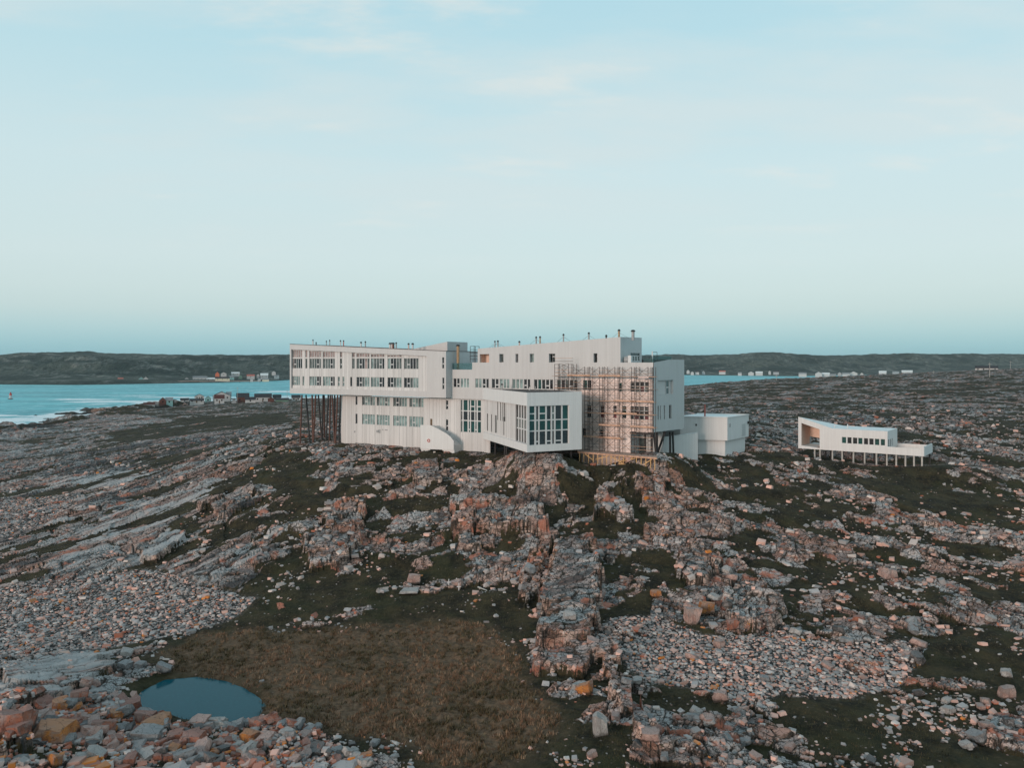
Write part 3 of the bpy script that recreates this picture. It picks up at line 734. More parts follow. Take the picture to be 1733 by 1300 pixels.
def build_pond():
    m, t, b = mat('pond_water', (0.012, 0.055, 0.07), 0.08, 0.10)
    co = t.node('ShaderNodeTexCoord').outputs['Object']
    n = t.noise(t.mapping(co, scale=(1, 1.8, 1)), 3.5, 6, 0.7)
    c = t.mix(t.rng(n, 0.5, 0.72), (0.002, 0.068, 0.092), (0.007, 0.105, 0.135))
    t.put(b.inputs['Base Color'], c)
    t.put(b.inputs['Normal'], t.bump(n, 0.12, 0.02))
    c0 = spot(337, 1180); mb = MB(); n_ = 48
    mb.add([(c0[0], c0[1], PONDZ)] + [(c0[0] + 7.4 * math.cos(a), c0[1] + 6.6 * math.sin(a), PONDZ) for a in np.linspace(0, 2 * math.pi, n_, endpoint=False)],
           [(0, 1 + k, 1 + (k + 1) % n_) for k in range(n_)])
    link('pond_water', mb.mesh('pond_water', 'pond_water'), kind='structure')
build_pond()
def hills_material():
    m, t, b = mat('hills', (0.05, 0.07, 0.06), 0.95, 0.1)
    co = t.node('ShaderNodeTexCoord').outputs['Object']
    n1 = t.noise(co, 0.006, 6, 0.65); n2 = t.noise(t.mapping(co, scale=(1, 0.6, 1.0)), 0.022, 6, 0.75); n3 = t.noise(t.mapping(co, scale=(1, 0.5, 1)), 0.07, 5, 0.75)
    c = t.mix(t.rng(n1, 0.40, 0.60), (0.020, 0.036, 0.033), (0.080, 0.098, 0.085))
    c = t.mix(t.math('MULTIPLY', t.rng(n2, 0.50, 0.66), 0.85), c, (0.20, 0.21, 0.19))
    c = t.mix(t.math('MULTIPLY', t.rng(n3, 0.48, 0.62), 0.8), c, (0.012, 0.022, 0.020))
    t.put(b.inputs['Base Color'], c)
    t.put(b.inputs['Normal'], t.bump(t.math('ADD', n2, n3), 1.0, 8.0))
hills_material()
HX = [-900, -300, 0, 60, 150, 240, 330, 400, 490, 600, 750, 950, 1158, 1230, 1310, 1370, 1430, 1530, 1600, 1733, 2000, 2700]
HYY = [603, 603, 603, 600, 597, 600, 604, 602, 601, 600, 602, 603, 602, 601, 598, 602, 603, 599, 600, 601, 601, 602]
SX = [-900, 0, 130, 330, 440, 520, 700, 1158, 1340, 1500, 1733, 2700]
SY = [652, 651, 652, 648.5, 646, 642, 640, 635, 637, 634, 634, 634]
def shore_d(x): return 36 * F / (np.interp(x, SX, SY) - HY)
def hill_z(x, q):
    """height at photo column x, q = 0 at the shore to 1 at the crest and on"""
    ds = shore_d(x); D = ds + q * 1150.0
    X = (x - CX) / F * D
    dc = ds + 1000.0
    zc = CZ + (HY - np.interp(x, HX, HYY)) / F * dc
    prof = 0.10 * sst(q, 0.0, 0.06) + 0.38 * sst(q, 0.10, 0.45) + 0.52 * sst(q, 0.35, 0.87)
    z = zc * prof + (fbm(X / 190, D / 130, 701, 5, 0.6) * 24 + fbm(X / 45, D / 35, 709, 4, 0.6) * 7.0) * sst(q, 0.05, 0.4) * (1 - 0.55 * sst(q, 0.6, 0.87))
    z = z + fbm(X / 40, D / 40, 733, 4, 0.6) * 2.0 * sst(q, 0.03, 0.08) * (1 - sst(q, 0.3, 0.5)) * 0.5
    return X, D, np.where(q <= 0, -2.0, np.maximum(z, 0.3))
def build_hills():
    xs = np.arange(-900, 2700, 3.2); qs = np.concatenate([[-0.01, 0.0], np.linspace(0.004, 0.95, 120), np.linspace(0.97, 1.8, 20)])
    x = np.ones((len(qs), 1)) * xs[None]; q = qs[:, None] * np.ones((1, len(xs)))
    X, D, z = hill_z(x, q)
    nr, nc = q.shape; i = np.arange(nr * nc).reshape(nr, nc)
    fc = np.stack([i[:-1, :-1].ravel(), i[:-1, 1:].ravel(), i[1:, 1:].ravel(), i[1:, :-1].ravel()], 1)
    link('hills', np_mesh('hills', np.stack([X.ravel(), D.ravel(), z.ravel()], 1), fc, 'hills'), kind='structure')
build_hills()
# ------------------------------------------------------------------ the hotel
B0 = A.w(A.L * 0.5, 5.0)
HOTEL = thing('hotel_building', 'long white modern hotel on stilts with scaffolding on its right end, on the rocky hilltop', 'building', (B0.x, B0.y, 20.3))
def lin(u0, z0, u1, z1):
    return lambda u: z0 + (z1 - z0) * (u - u0) / (u1 - u0)
def wallmb(mb, u0, u1, zb, zt, y, ops=(), rev=0.18):
    """wall skin at depth y between heights zb(u) and zt(u) with rectangular openings (u0, u1, z0, z1) and their reveals"""
    zb = zb if callable(zb) else (lambda u, v=zb: v); zt = zt if callable(zt) else (lambda u, v=zt: v)
    ops = [(max(a, u0), min(b, u1), c, d) for a, b, c, d in ops]
    cuts = sorted({u0, u1, *[o[0] for o in ops], *[o[1] for o in ops]})
    for a, b in zip(cuts[:-1], cuts[1:]):
        if b - a < 1e-4: continue
        mid = (a + b) / 2
        cov = sorted([o for o in ops if o[0] <= mid <= o[1]], key=lambda o: o[2])
        lo = (zb(a), zb(b))
        for o in cov:
            mb.quad((a, y, lo[0]), (b, y, lo[1]), (b, y, o[2]), (a, y, o[2])); lo = (o[3], o[3])
        mb.quad((a, y, lo[0]), (b, y, lo[1]), (b, y, zt(b)), (a, y, zt(a)))
    for a, b, c, d in ops:
        y2 = y + rev
        mb.quad((a, y, c), (b, y, c), (b, y2, c), (a, y2, c)); mb.quad((a, y, d), (a, y2, d), (b, y2, d), (b, y, d))
        mb.quad((a, y, c), (a, y2, c), (a, y2, d), (a, y, d)); mb.quad((b, y, c), (b, y, d), (b, y2, d), (b, y2, c))
    return mb
def window(fac, parent, a, b, z0, z1, y, cols, kinds='pale', bars=(), rows=None, mw=0.10, rowbars=(), pname='pane'):
    """window = frame with mullions; each light a pane. cols: list of (f0, f1) fractions or a count. bars: (column, fraction) crossbars. rows: fractions splitting every column"""
    W, H = b - a, z1 - z0
    if isinstance(cols, int):
        g = mw / W
        wd = (1 - g * (cols - 1)) / cols
        cols = [(k * (wd + g), k * (wd + g) + wd) for k in range(cols)]
    rows = rows or [(0.0, 1.0)]
    fr = MB()
    # frame: mullions between columns, rails between rows, an outer edge
    ed = 0.05
    fr.box(a, b, y - 0.01, y + 0.10, z0, z0 + ed); fr.box(a, b, y - 0.01, y + 0.10, z1 - ed, z1)
    edges = [0.0] + [x for c in cols for x in c] + [1.0]
    for k in range(0, len(edges), 2):
        u0, u1 = a + W * edges[k], a + W * edges[k + 1]
        if u1 - u0 < 0.03: u0 -= 0.02; u1 += 0.02
        fr.box(max(u0, a), min(u1, b), y - 0.012, y + 0.10, z0 + ed, z1 - ed)
    for (r0, r1), (s0, s1) in zip(rows[:-1], rows[1:]):
        fr.box(a, b, y - 0.014, y + 0.10, z0 + H * r1, z0 + H * s0)
    for c, fq in bars:
        c0, c1 = cols[c]
        fr.box(a + W * c0, a + W * c1, y - 0.008, y + 0.09, z0 + H * fq - 0.09, z0 + H * fq + 0.09)
    wo_ = fac.put('window', fr, 'frame_white', parent)
    k = 0
    for ci, (c0, c1) in enumerate(cols):
        for ri, (r0, r1) in enumerate(rows):
            p = MB().box(a + W * c0, a + W * c1, y + 0.05, y + 0.07, z0 + H * r0, z0 + H * r1)
            kd = kinds if isinstance(kinds, str) else kinds[(ci * len(rows) + ri) % len(kinds)]
            o = link(pname, p.mesh(pname, 'pane_' + kd), wo_)
            k += 1
    return wo_

def clad(fac, parent, u0, u1, zb, zt, y, ops, m='board_paint', wmin=.34, wmax=.85):
    """vertical boards standing a little proud of a wall, each its own piece, cut round the openings"""
    zt = zt if callable(zt) else (lambda u, v=zt: v)
    rr = random.Random(int(u1 * 100)); ed = {u0 + .02, u1 - .02}
    for o in ops: ed |= {max(o[0], u0 + .02), min(o[1], u1 - .02)}
    keep = sorted(ed); a = u0 + .02
    while a < u1:
        a += rr.uniform(wmin, wmax)
        if a < u1 - .1 and min(abs(a - k) for k in keep) > .16: ed.add(a)
    ed = sorted(ed)
    for a, b in zip(ed[:-1], ed[1:]):
        if b - a < .05: continue
        yy = y - rr.uniform(.02, .06); mid = (a + b) / 2; lo = zb; runs = []
        for o in sorted([o for o in ops if o[0] <= mid <= o[1]], key=lambda o: o[2]):
            if o[2] - lo > .05: runs.append((lo, o[2], o[2]))
            lo = max(lo, o[3])
        if min(zt(a), zt(b)) - lo > .05: runs.append((lo, zt(a) - .01, zt(b) - .01))
        g = .011
        for z0, za, zb2 in runs:
            mb = MB().add([(a + g, yy, z0), (b - g, yy, z0), (b - g, yy, zb2), (a + g, yy, za), (a + g, y - .002, z0), (b - g, y - .002, z0), (b - g, y - .002, zb2), (a + g, y - .002, za)],
                          [(0, 1, 2, 3), (0, 4, 5, 1), (1, 5, 6, 2), (2, 6, 7, 3), (3, 7, 4, 0)])
            fac.put('board', mb, m, parent)
# --- upper left block
UD = 11.5
ua, ub = 0.0, A.u(754.7)
ztop = lin(A.u(490.5), A.z(490.5, 582.6), ub, A.z(754.7, 594.6))
zbot = A.z(620, 669.6)
ra, rb_ = A.u(492.8), A.u(722)
rz0 = A.z(600, 659.5); rtop = lin(ra, A.z(493, 591.3), rb_, A.z(722, 602.8))
RD = 0.40
# smooth outer frame round the recessed boarded wall
mb = MB()
mb.quad((ua, 0, zbot), (ra, 0, zbot), (ra, 0, ztop(ra)), (ua, 0, ztop(ua)))
mb.quad((ra, 0, zbot), (rb_, 0, zbot), (rb_, 0, rz0), (ra, 0, rz0))
mb.quad((ra, 0, rtop(ra)), (rb_, 0, rtop(rb_)), (rb_, 0, ztop(rb_)), (ra, 0, ztop(ra)))
slits = [(A.u(748.3), A.u(751.6), A.z(750, 624), A.z(750, 604.5)), (A.u(748.6), A.u(751.8), A.z(750, 659), A.z(750, 639))]
wallmb(mb, rb_, ub, zbot, ztop, 0, slits)
mb.quad((ra, 0, rz0), (rb_, 0, rz0), (rb_, RD, rz0), (ra, RD, rz0)); mb.quad((ra, 0, rtop(ra)), (ra, RD, rtop(ra)), (rb_, RD, rtop(rb_)), (rb_, 0, rtop(rb_)))
mb.quad((ra, 0, rz0), (ra, RD, rz0), (ra, RD, rtop(ra)), (ra, 0, rtop(ra))); mb.quad((rb_, 0, rz0), (rb_, 0, rtop(rb_)), (rb_, RD, rtop(rb_)), (rb_, RD, rz0))
mb.quad((ua, 0, zbot), (ua, 0, ztop(ua)), (ua, UD, ztop(ua)), (ua, UD, zbot))
mb.quad((ua, UD, zbot), (ua, UD, ztop(ua)), (ub, UD, ztop(ub)), (ub, UD, zbot))
A.put('front_frame', mb, 'smooth_siding', HOTEL)
mb = MB().quad((ua, 0, zbot), (ub, 0, zbot), (ub, UD, zbot), (ua, UD, zbot)); A.put('underside', mb, 'soffit', HOTEL)
mb = MB().quad((ua, 0.2, ztop(ua) - 0.02), (ub, 0.2, ztop(ub) - 0.02), (ub, UD, ztop(ub) - 0.02), (ua, UD, ztop(ua) - 0.02)); A.put('roof', mb, 'roof_dark', HOTEL)
mb = MB(); e = 0.09
mb.add([(ua, -0.05, ztop(ua)), (ub + 0.05, -0.05, ztop(ub)), (ub + 0.05, 0.25, ztop(ub)), (ua, 0.25, ztop(ua)), (ua, -0.05, ztop(ua) + e), (ub + 0.05, -0.05, ztop(ub) + e), (ub + 0.05, 0.25, ztop(ub) + e), (ua, 0.25, ztop(ua) + e)],
       [(0, 3, 2, 1), (4, 5, 6, 7), (0, 1, 5, 4), (1, 2, 6, 5), (2, 3, 7, 6), (3, 0, 4, 7)])
mb.box(ub - 0.2, ub + 0.06, 0.25, UD, ztop(ub), ztop(ub) + e)
A.put('coping', mb, 'coping', HOTEL)
# right end wall of the block
mb = MB().quad((ub, 0, zbot), (ub, UD, zbot), (ub, UD, ztop(ub)), (ub, 0, ztop(ub)))
A.put('end_wall', mb, 'grey_shade_siding', HOTEL)
# recessed boards and windows
z1a, z1b = A.z(500, 623.7), A.z(500, 606.9); tl0 = A.z(500, 605.2)
z2a, z2b = A.z(500, 652.3), A.z(500, 636.7)
G1 = [(493.7, 511.5, 5, 1), (517, 520.3, 1, None), (524, 543.4, 5, 3), (546.6, 566.8, 5, 3), (575.7, 579, 1, 0), (596.3, 600.3, 1, None), (603.7, 625.5, 5, 1), (628, 650.6, 5, 3), (656.2, 679.7, 5, 1), (684, 708.3, 5, 1)]
K1 = [['warm', 'dark', 'mid', 'dark', 'dark'], ['mid'], ['mid', 'mid', 'mid', 'dark', 'mid'], ['mid', 'mid', 'mid', 'dark', 'mid'], ['mid'], ['mid'], ['mid', 'dark', 'dark', 'warm', 'mid'], ['pale', 'mid', 'mid', 'mid', 'dark'], ['pale', 'dark', 'dark', 'mid', 'mid'], ['mid', 'mid', 'dark', 'dark', 'mid']]
G2 = [(493.7, 507.8, 4, 1), (512.3, 515.1, 1, None), (524, 543.4, 5, 3), (547, 566.8, 5, 3), (572, 575.3, 1, 0), (580, 583, 1, 0), (593, 596, 1, None), (603.7, 625.5, 5, 1), (628, 650.6, 5, 3), (656.2, 679.7, 5, 1), (684, 708.3, 5, 1)]
K2 = [['pale'], ['pale'], ['pale', 'pale', 'pale', 'dark', 'dark'], ['pale', 'pale', 'pale', 'dark', 'dark'], ['pale'], ['pale'], ['dark'], ['dark', 'dark', 'mid', 'pale', 'pale'], ['pale', 'pale', 'pale', 'dark', 'dark'], ['dark', 'dark', 'mid', 'pale', 'pale'], ['dark', 'dark', 'mid', 'pale', 'pale']]
ops = []; wins = []
for (x0, x1, n, bq), kd in zip(G1, K1):
    a_, b_ = A.u(x0, RD), A.u(x1, RD)
    ops.append((a_, b_, z1a, z1b)); wins.append((a_, b_, z1a, z1b, n, kd, bq))
    tt = min(rtop(a_), rtop(b_)) - 0.04
    if tt - tl0 > 0.25:
        ops.append((a_, b_, tl0, tt)); wins.append((a_, b_, tl0, tt, n, ['warm'], None))
for (x0, x1, n, bq), kd in zip(G2, K2):
    a_, b_ = A.u(x0, RD), A.u(x1, RD)
    ops.append((a_, b_, z2a, z2b)); wins.append((a_, b_, z2a, z2b, n, kd, bq))
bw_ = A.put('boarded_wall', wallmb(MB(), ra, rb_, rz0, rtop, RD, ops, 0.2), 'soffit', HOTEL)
def under(fac, wall):
    class Q:
        def put(s_, name, mb, m, parent): return link(name, mb.mesh(name, m), wall)
    return Q()
clad(under(A, bw_), HOTEL, ra, rb_, rz0, rtop, RD, ops)
for a_, b_, c_, d_, n, kd, bq in wins:
    window(A, HOTEL, a_, b_, c_, d_, RD + 0.09, n, kd, [(bq, 0.42)] if bq is not None else ())
for o_ in slits: window(A, HOTEL, *o_, 0.1, 1, 'dark', [(0, 0.42)])

# --- roof box on the upper left block (lift overrun)
q0, q1 = A.u(697, 4.0), A.u(757, 4.0)
zr = lin(q0, A.z(697, 591.2, 4.0), q1, A.z(757, 578.2, 4.0))
mb = MB().quad((q0, 4, zbot + 8), (q1, 4, zbot + 8), (q1, 4, zr(q1)), (q0, 4, zr(q0))); A.put('roof_box_front', mb, 'smooth_siding', HOTEL)
mb = MB().quad((q1, 4, zbot + 6), (q1, 10.4, zbot + 6), (q1, 10.4, zr(q1)), (q1, 4, zr(q1)))
mb.quad((q0, 10.4, zbot + 8), (q0, 10.4, zr(q0)), (q1, 10.4, zr(q1)), (q1, 10.4, zbot + 8)); A.put('roof_box_end', mb, 'grey_shade_siding', HOTEL)
mb = MB().quad((q0, 4, zr(q0)), (q1, 4, zr(q1)), (q1, 10.4, zr(q1)), (q0, 10.4, zr(q0))); A.put('roof_box_top', mb, 'roof_dark', HOTEL)

# --- middle block (depth 1.6) and the lower wall (depth 2.0)
MD = 1.6; LD = 2.0
m0 = A.u(757, MD); m1 = A.u(1105.5, MD); mt = A.u(799, MD)
zmid = A.z(780, 675.2, MD)
zter = A.z(780, 625.6, MD); zp = A.z(940, 613.6, MD)
p0, p1 = A.u(808.5, MD), A.u(1050, MD)
zpr = lin(p0, A.z(808.5, 590.2, MD), p1, A.z(1050, 570.3, MD))
bandw = [(767.6, 777.7, 2, ['dark'], 1), (779.8, 793.5, 3, ['pale'], None), (804.4, 815, 2, ['pale'], None), (817, 827, 2, ['dark'], 0), (832.3, 843.6, 2, ['dark'], 1), (846, 862, 3, ['pale'], None),
         (867, 884.8, 3, ['pale'], None), (886.8, 897.3, 2, ['dark'], 0), (903.8, 935.7, 5, ['dark', 'green', 'dark', 'dark', 'dark'], 3), (943, 977, 5, ['green', 'dark', 'mid', 'dark', 'dark'], 3), (986.8, 1001, 2, ['green', 'dark'], None)]
bz0, bz1 = A.z(800, 656.3, MD), A.z(800, 640.6, MD)
bops = [(A.u(x0, MD), A.u(x1, MD), bz0, bz1) for x0, x1, *_ in bandw]
pw = [(812, 827.8, 0, 'warm'), (845, 852, 1, 'mid'), (872.5, 877, 1, 'warm'), (896.5, 903.5, 1, 'pale'), (929, 939.5, 2, 'dark'), (1004.5, 1011, 2, 'warm')]
pz0, pz1 = A.z(850, 613.5, MD), A.z(850, 599.2, MD)
pops = [(A.u(x0, MD), A.u(x1, MD), pz0, pz1) for x0, x1, *_ in pw]
sw = [(1047, 1052.6, 663, 647.5, 1, None, ['green']), (1067, 1098, 663.6, 646.2, 4, [(0, .52), (.58, 1)], ['dark', 'dark', 'mid', 'dark', 'red', 'dark', 'mid', 'dark']),
      (993.5, 1000.5, 706.5, 686, 1, [(0, .45), (.52, 1)], ['dark']), (1016.3, 1022.3, 707, 687, 1, [(0, .3), (.36, .66), (.72, 1)], ['red', 'dark', 'dark']), (1037.7, 1043.7, 708, 686.5, 1, [(0, .3), (.36, .66), (.72, 1)], ['red', 'dark', 'dark']),
      (1052.6, 1060, 708.5, 687.5, 1, [(0, .3), (.36, .66), (.72, 1)], ['dark', 'green', 'green']), (1065.5, 1097.8, 710.5, 688, 4, [(0, .3), (.35, .65), (.70, 1)], ['dark', 'mid', 'dark', 'red', 'dark', 'dark']),
      (985.5, 991.5, 739, 725, 1, None, ['dark']), (1015.2, 1021, 740, 727, 1, [(0, .25), (.35, 1)], ['dark'])]
sops = [(A.u(x0, MD), A.u(x1, MD), A.z((x0 + x1) / 2, y0, MD), A.z((x0 + x1) / 2, y1, MD)) for x0, x1, y0, y1, *_ in sw]
e0, e1 = A.u(984, MD), A.u(1067, MD)
zov = A.z(1090, 732.0, MD)
# band wall, terrace part, upper wall and penthouse are one boarded skin
mb = MB()
wallmb(mb, m0, mt, zmid, zter, MD, [o for o in bops if o[1] <= mt + 1e-3], 0.2)
wallmb(mb, mt, p0, zmid, zp, MD, [(max(o[0], mt), min(o[1], p0), *o[2:]) for o in bops if o[1] > mt and o[0] < p0], 0.2)
wallmb(mb, p0, e0, zmid, zpr, MD, [(max(o[0], p0), min(o[1], e0), *o[2:]) for o in bops if o[1] > p0 and o[0] < e0] + [o for o in pops if o[1] < e0], 0.2)
A.put('upper_front_wall', mb, 'smooth_siding', HOTEL)
mb = MB()
wallmb(mb, e0, e1, 17.5, A.z(1020, 640.5, MD), MD, [o for o in sops + bops if o[0] >= e0 - 0.01 and o[1] <= e1], 0.2)
wallmb(mb, e1, m1, zov, A.z(1020, 640.5, MD), MD, [o for o in sops if o[0] >= e1 - 0.6], 0.2)
A.put('scaffolded_wall', mb, 'raw_siding', HOTEL, label='pinkish unfinished wall behind the scaffolding')
mb = MB(); zz = A.z(1020, 640.5, MD)
wallmb(mb, e0, p1, zz, zpr, MD, [o for o in pops if o[0] >= e0], 0.2)
wallmb(mb, p1, m1, zz, zp, MD)
A.put('upper_front_wall', mb, 'smooth_siding', HOTEL)
# penthouse: right end, back and roof
PD = 8.0
PE = Fac((A.w(p1, MD).x, A.w(p1, MD).y), (A.w(p1, MD + PD).x, A.w(p1, MD + PD).y))
pe1 = PE.u(1086)
wz0, wz1, wz2 = PE.z(1074, 611), PE.z(1074, 602.3), PE.z(1074, 597.3)
zt_ = zpr(p1)
PE.put('penthouse_end', wallmb(MB(), 0, pe1, zp - 0.4, lin(0, zt_, pe1, PE.z(1086, 571.6)), 0, [(PE.u(1067), PE.u(1083), wz0, wz2)]), 'grey_shade_siding', HOTEL)
window(PE, HOTEL, PE.u(1067), PE.u(1083), wz0, wz1, 0.1, 4, 'mid', mw=0.3)
window(PE, HOTEL, PE.u(1067), PE.u(1083), wz1, wz2, 0.1, 1, 'dark')
mb = MB().quad((p0, MD + .02, zpr(p0) - .05), (p1, MD + .02, zpr(p1) - .05), (p1, MD + pe1, zpr(p1) - .05), (p0, MD + pe1, zpr(p0) - .05)); A.put('roof', mb, 'roof_dark', HOTEL)
mb = MB().quad((p0, MD, zp), (p0, MD, zpr(p0)), (p0, MD + pe1, zpr(p0)), (p0, MD + pe1, zp)); mb.quad((p0, MD + pe1, zp), (p0, MD + pe1, zpr(p0)), (p1, MD + pe1, zpr(p1)), (p1, MD + pe1, zp)); A.put('penthouse_back', mb, 'grey_shade_siding', HOTEL)
# terraces
mb = MB().quad((m0, MD, zter - .05), (mt, MD, zter - .05), (mt, MD + 10, zter - .05), (m0, MD + 10, zter - .05)); mb.quad((mt, MD, zter), (mt, MD, zp), (mt, MD + 10, zp), (mt, MD + 10, zter)); A.put('terrace_floor', mb, 'roof_pale', HOTEL)
mb = MB().quad((mt, MD + .02, zp - .06), (m1, MD + .02, zp - .06), (m1, MD + 12, zp - .06), (mt, MD + 12, zp - .06)); A.put('terrace_floor', mb, 'roof_pale', HOTEL)
mb = MB().quad((m0, 12, 20), (m0, 12, zter), (mt, 12, zter), (mt, 12, 20)); mb.quad((mt, 13.4, 20), (mt, 13.4, zp), (m1, 13.4, zp), (m1, 13.4, 20)); A.put('rear_wall', mb, 'grey_shade_siding', HOTEL)
gb = MB().box(m0 + .3, mt - .1, MD + .35, MD + .38, zter, zter + 1.15); A.put('glass_rail', gb, 'rail_glass', HOTEL)
gb = MB().box(A.u(1087, MD), m1 - .2, MD + .5, MD + .53, zp - .05, zp + .55)
gb.box(m1 - .5, m1 - .47, MD + .5, MD + 9, zp - .05, zp + 1.0); A.put('glass_rail', gb, 'rail_glass', HOTEL)
mb = MB().box(A.u(1061, MD), A.u(1066, MD), MD + .4, MD + .9, zp, zp + 1.1); A.put('terrace_pier', mb, 'frame_white', HOTEL)
mb = MB().bar((A.u(1053, MD), MD + 1.2, zp + .45), (A.u(1059.5, MD), MD + 1.2, zp + .45), .55, 12); A.put('hot_tub', mb, 'galvanised', HOTEL)
# windows of the band, penthouse and right wall
for (x0, x1, n, kd, bq), o_ in zip(bandw, bops): window(A, HOTEL, *o_, MD + .1, n, kd, [(bq, .35)] if bq is not None else (), mw=.17)
for (x0, x1, typ, kd), o_ in zip(pw, pops):
    a_, b_, c_, d_ = o_
    nb = MB(); dp = 1.6 if typ == 0 else .7
    nb.quad((a_, MD + .2, c_), (a_, MD + dp, c_), (a_, MD + dp, d_), (a_, MD + .2, d_)); nb.quad((b_, MD + .2, c_), (b_, MD + .2, d_), (b_, MD + dp, d_), (b_, MD + dp, c_))
    nb.quad((a_, MD + .2, c_), (b_, MD + .2, c_), (b_, MD + dp, c_), (a_, MD + dp, c_)); nb.quad((a_, MD + .2, d_), (a_, MD + dp, d_), (b_, MD + dp, d_), (b_, MD + .2, d_))
    if typ == 0: nb.quad((a_, MD + dp, c_), (b_, MD + dp, c_), (b_, MD + dp, d_), (a_, MD + dp, d_))
    A.put('niche', nb, 'warm_plaster' if typ == 0 else 'smooth_siding', HOTEL)
    if typ == 1: window(A, HOTEL, a_ + .05, b_ - .05, c_, d_, MD + dp - .1, 1, kd)
    if typ == 2: window(A, HOTEL, a_ + .35, b_ - .02, c_, d_, MD + dp - .15, 1, kd, rows=[(0, .62), (.72, 1)], mw=.1)
for (x0, x1, y0, y1, n, rw, kd), o_ in zip(sw, sops): window(A, HOTEL, *o_, MD + .1, n, kd, rows=rw, mw=.16)
# lower wall
l0, l1 = A.u(577, LD), A.u(830, LD)
zl = zbot - 0.02
r3a, r3b = A.z(625, 686.3, LD), A.z(625, 671.6, LD); r4a, r4b = A.z(625, 718.6, LD), A.z(625, 701.3, LD)
lw = []
for (x0, x1, n, bq) in [(602, 605, 1, None), (613.2, 634.6, 5, 1), (637.9, 659.7, 5, 3), (665.7, 688.7, 5, 1), (693.2, 716.7, 5, 1)]:
    lw.append((A.u(x0, LD), A.u(x1, LD), r3a, r3b, n, ['dark'] if n == 1 else (['mid', 'dark', 'mid', 'pale', 'pale'] if x0 > 660 and x0 < 690 else ['mid', 'pale', 'pale', 'mid', 'pale']), bq))
    lw.append((A.u(x0, LD), A.u(x1, LD), r4a, r4b, n, ['dark'] if n == 1 else ['pale'], bq))
ls = [(A.u(755, LD), A.u(758.6, LD), A.z(757, 693, LD), A.z(757, 677.5, LD)), (A.u(755, LD), A.u(758.6, LD), A.z(757, 729, LD), A.z(757, 710, LD))]
big = (A.u(780, LD), A.u(814, LD), A.z(797, 732.2, LD), A.z(797, 677, LD))
lops = [o[:4] for o in lw] + ls + [big]
zl2 = zmid - .02
mb = wallmb(MB(), l0, l1, 16.5, min(zl, zl2) if False else zl2, LD, lops, .2)
mb.quad((l0, LD, 16.5), (l0, LD, zl2), (l0, LD + 9, zl2), (l0, LD + 9, 16.5))
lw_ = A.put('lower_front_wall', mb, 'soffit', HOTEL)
clad(under(A, lw_), HOTEL, l0, l1, 16.5, zl2, LD, lops)
for a_, b_, c_, d_, n, kd, bq in lw: window(A, HOTEL, a_, b_, c_, d_, LD + .09, n, kd, [(bq, .42)] if bq is not None else ())
for o_ in ls: window(A, HOTEL, *o_, LD + .1, 1, 'dark', [(0, .42)])
Wb = 33.5
bc = [((x0 - 780.2) / Wb, (x1 - 780.2) / Wb) for x0, x1 in ((780.4, 782.2), (784.2, 791), (793, 795), (796.7, 802.4), (804, 806), (808, 813.6))]
window(A, HOTEL, *big, LD + .1, bc, ['green', 'dark', 'green'], [(3, .80), (5, .80), (2, .09), (4, .09)], rows=[(0, .345), (.375, .64), (.67, 1)])
# meters and vents on the lower wall
for x0, x1, y0, y1 in ((637.5, 640.5, 728, 732), (641, 644, 727, 733), (647, 648.6, 726.5, 728), (652, 656, 726.8, 728.3), (600, 601.4, 729, 732)):
    mb = MB().box(A.u(x0, LD), A.u(x1, LD), LD - .12, LD, A.z(x0, y1, LD), A.z(x0, y0, LD)); A.put('meter_box', mb, 'galvanised', HOTEL)
# --- outside stair with its solid parapet
sd_ = -0.4
pts = [(711.5, 760), (711.5, 719.5), (727, 719.5), (731, 721), (741, 726), (750, 731), (756, 734.5), (762, 739.5), (767.8, 746.5), (767.8, 762)]
poly = [(A.u(x, sd_), A.z(x, y, sd_)) for x, y in pts]
A.put('stair_parapet', MB().prism(poly, sd_, sd_ + .16), 'white_siding', HOTEL)
mb = MB()
for k in range(16):
    f0 = k / 16; xx = 727 + (768 - 727) * f0; yy = 722 + (756 - 722) * f0
    a_ = A.u(xx, sd_); b_ = A.u(727 + (768 - 727) * (k + 1) / 16, sd_)
    mb.box(a_, b_, sd_ + .16, LD, A.z(xx, yy, sd_) - 2.5, A.z(xx, yy, sd_))
mb.box(A.u(711.5, sd_), A.u(727, sd_), sd_ + .16, LD, 17, A.z(720, 722, sd_))
A.put('stair', mb, 'white_siding', HOTEL)
mb = MB().box(A.u(728.5, LD), A.u(732, LD), LD - .06, LD + .02, A.z(730, 721, LD), A.z(730, 709, LD)); A.put('door', mb, 'brown_door', HOTEL)
# --- right end wall
zr0 = RF.z(1106.5, 732); zrt = RF.z(1135, 608.8)
rops = [(RF.u(1113), RF.u(1139), RF.z(1126, 667.5), RF.z(1126, 643.6)), (RF.u(1113), RF.u(1115.2), RF.z(1114, 711), RF.z(1114, 687)), (RF.u(1117), RF.u(1118.6), RF.z(1114, 711), RF.z(1114, 687)),
        (RF.u(1123.4), RF.u(1125.6), RF.z(1114, 711), RF.z(1114, 687)), (RF.u(1132.4), RF.u(1136.6), RF.z(1114, 711), RF.z(1114, 687))]
mb = wallmb(MB(), 0, RF.L, zr0, lambda u: min(zrt, zp + 0.02 + (zrt - zp) * u / (RF.L * .5)), 0, rops + [(RF.L * .499, RF.L * .5, 26, 26.01)], .35)
RF.put('end_wall', mb, 'grey_shade_siding', HOTEL)
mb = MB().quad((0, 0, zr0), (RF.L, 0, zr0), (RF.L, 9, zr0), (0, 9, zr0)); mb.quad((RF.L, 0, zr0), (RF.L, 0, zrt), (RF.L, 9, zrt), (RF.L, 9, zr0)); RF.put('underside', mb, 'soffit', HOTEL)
a_, b_, c_, d_ = rops[0]
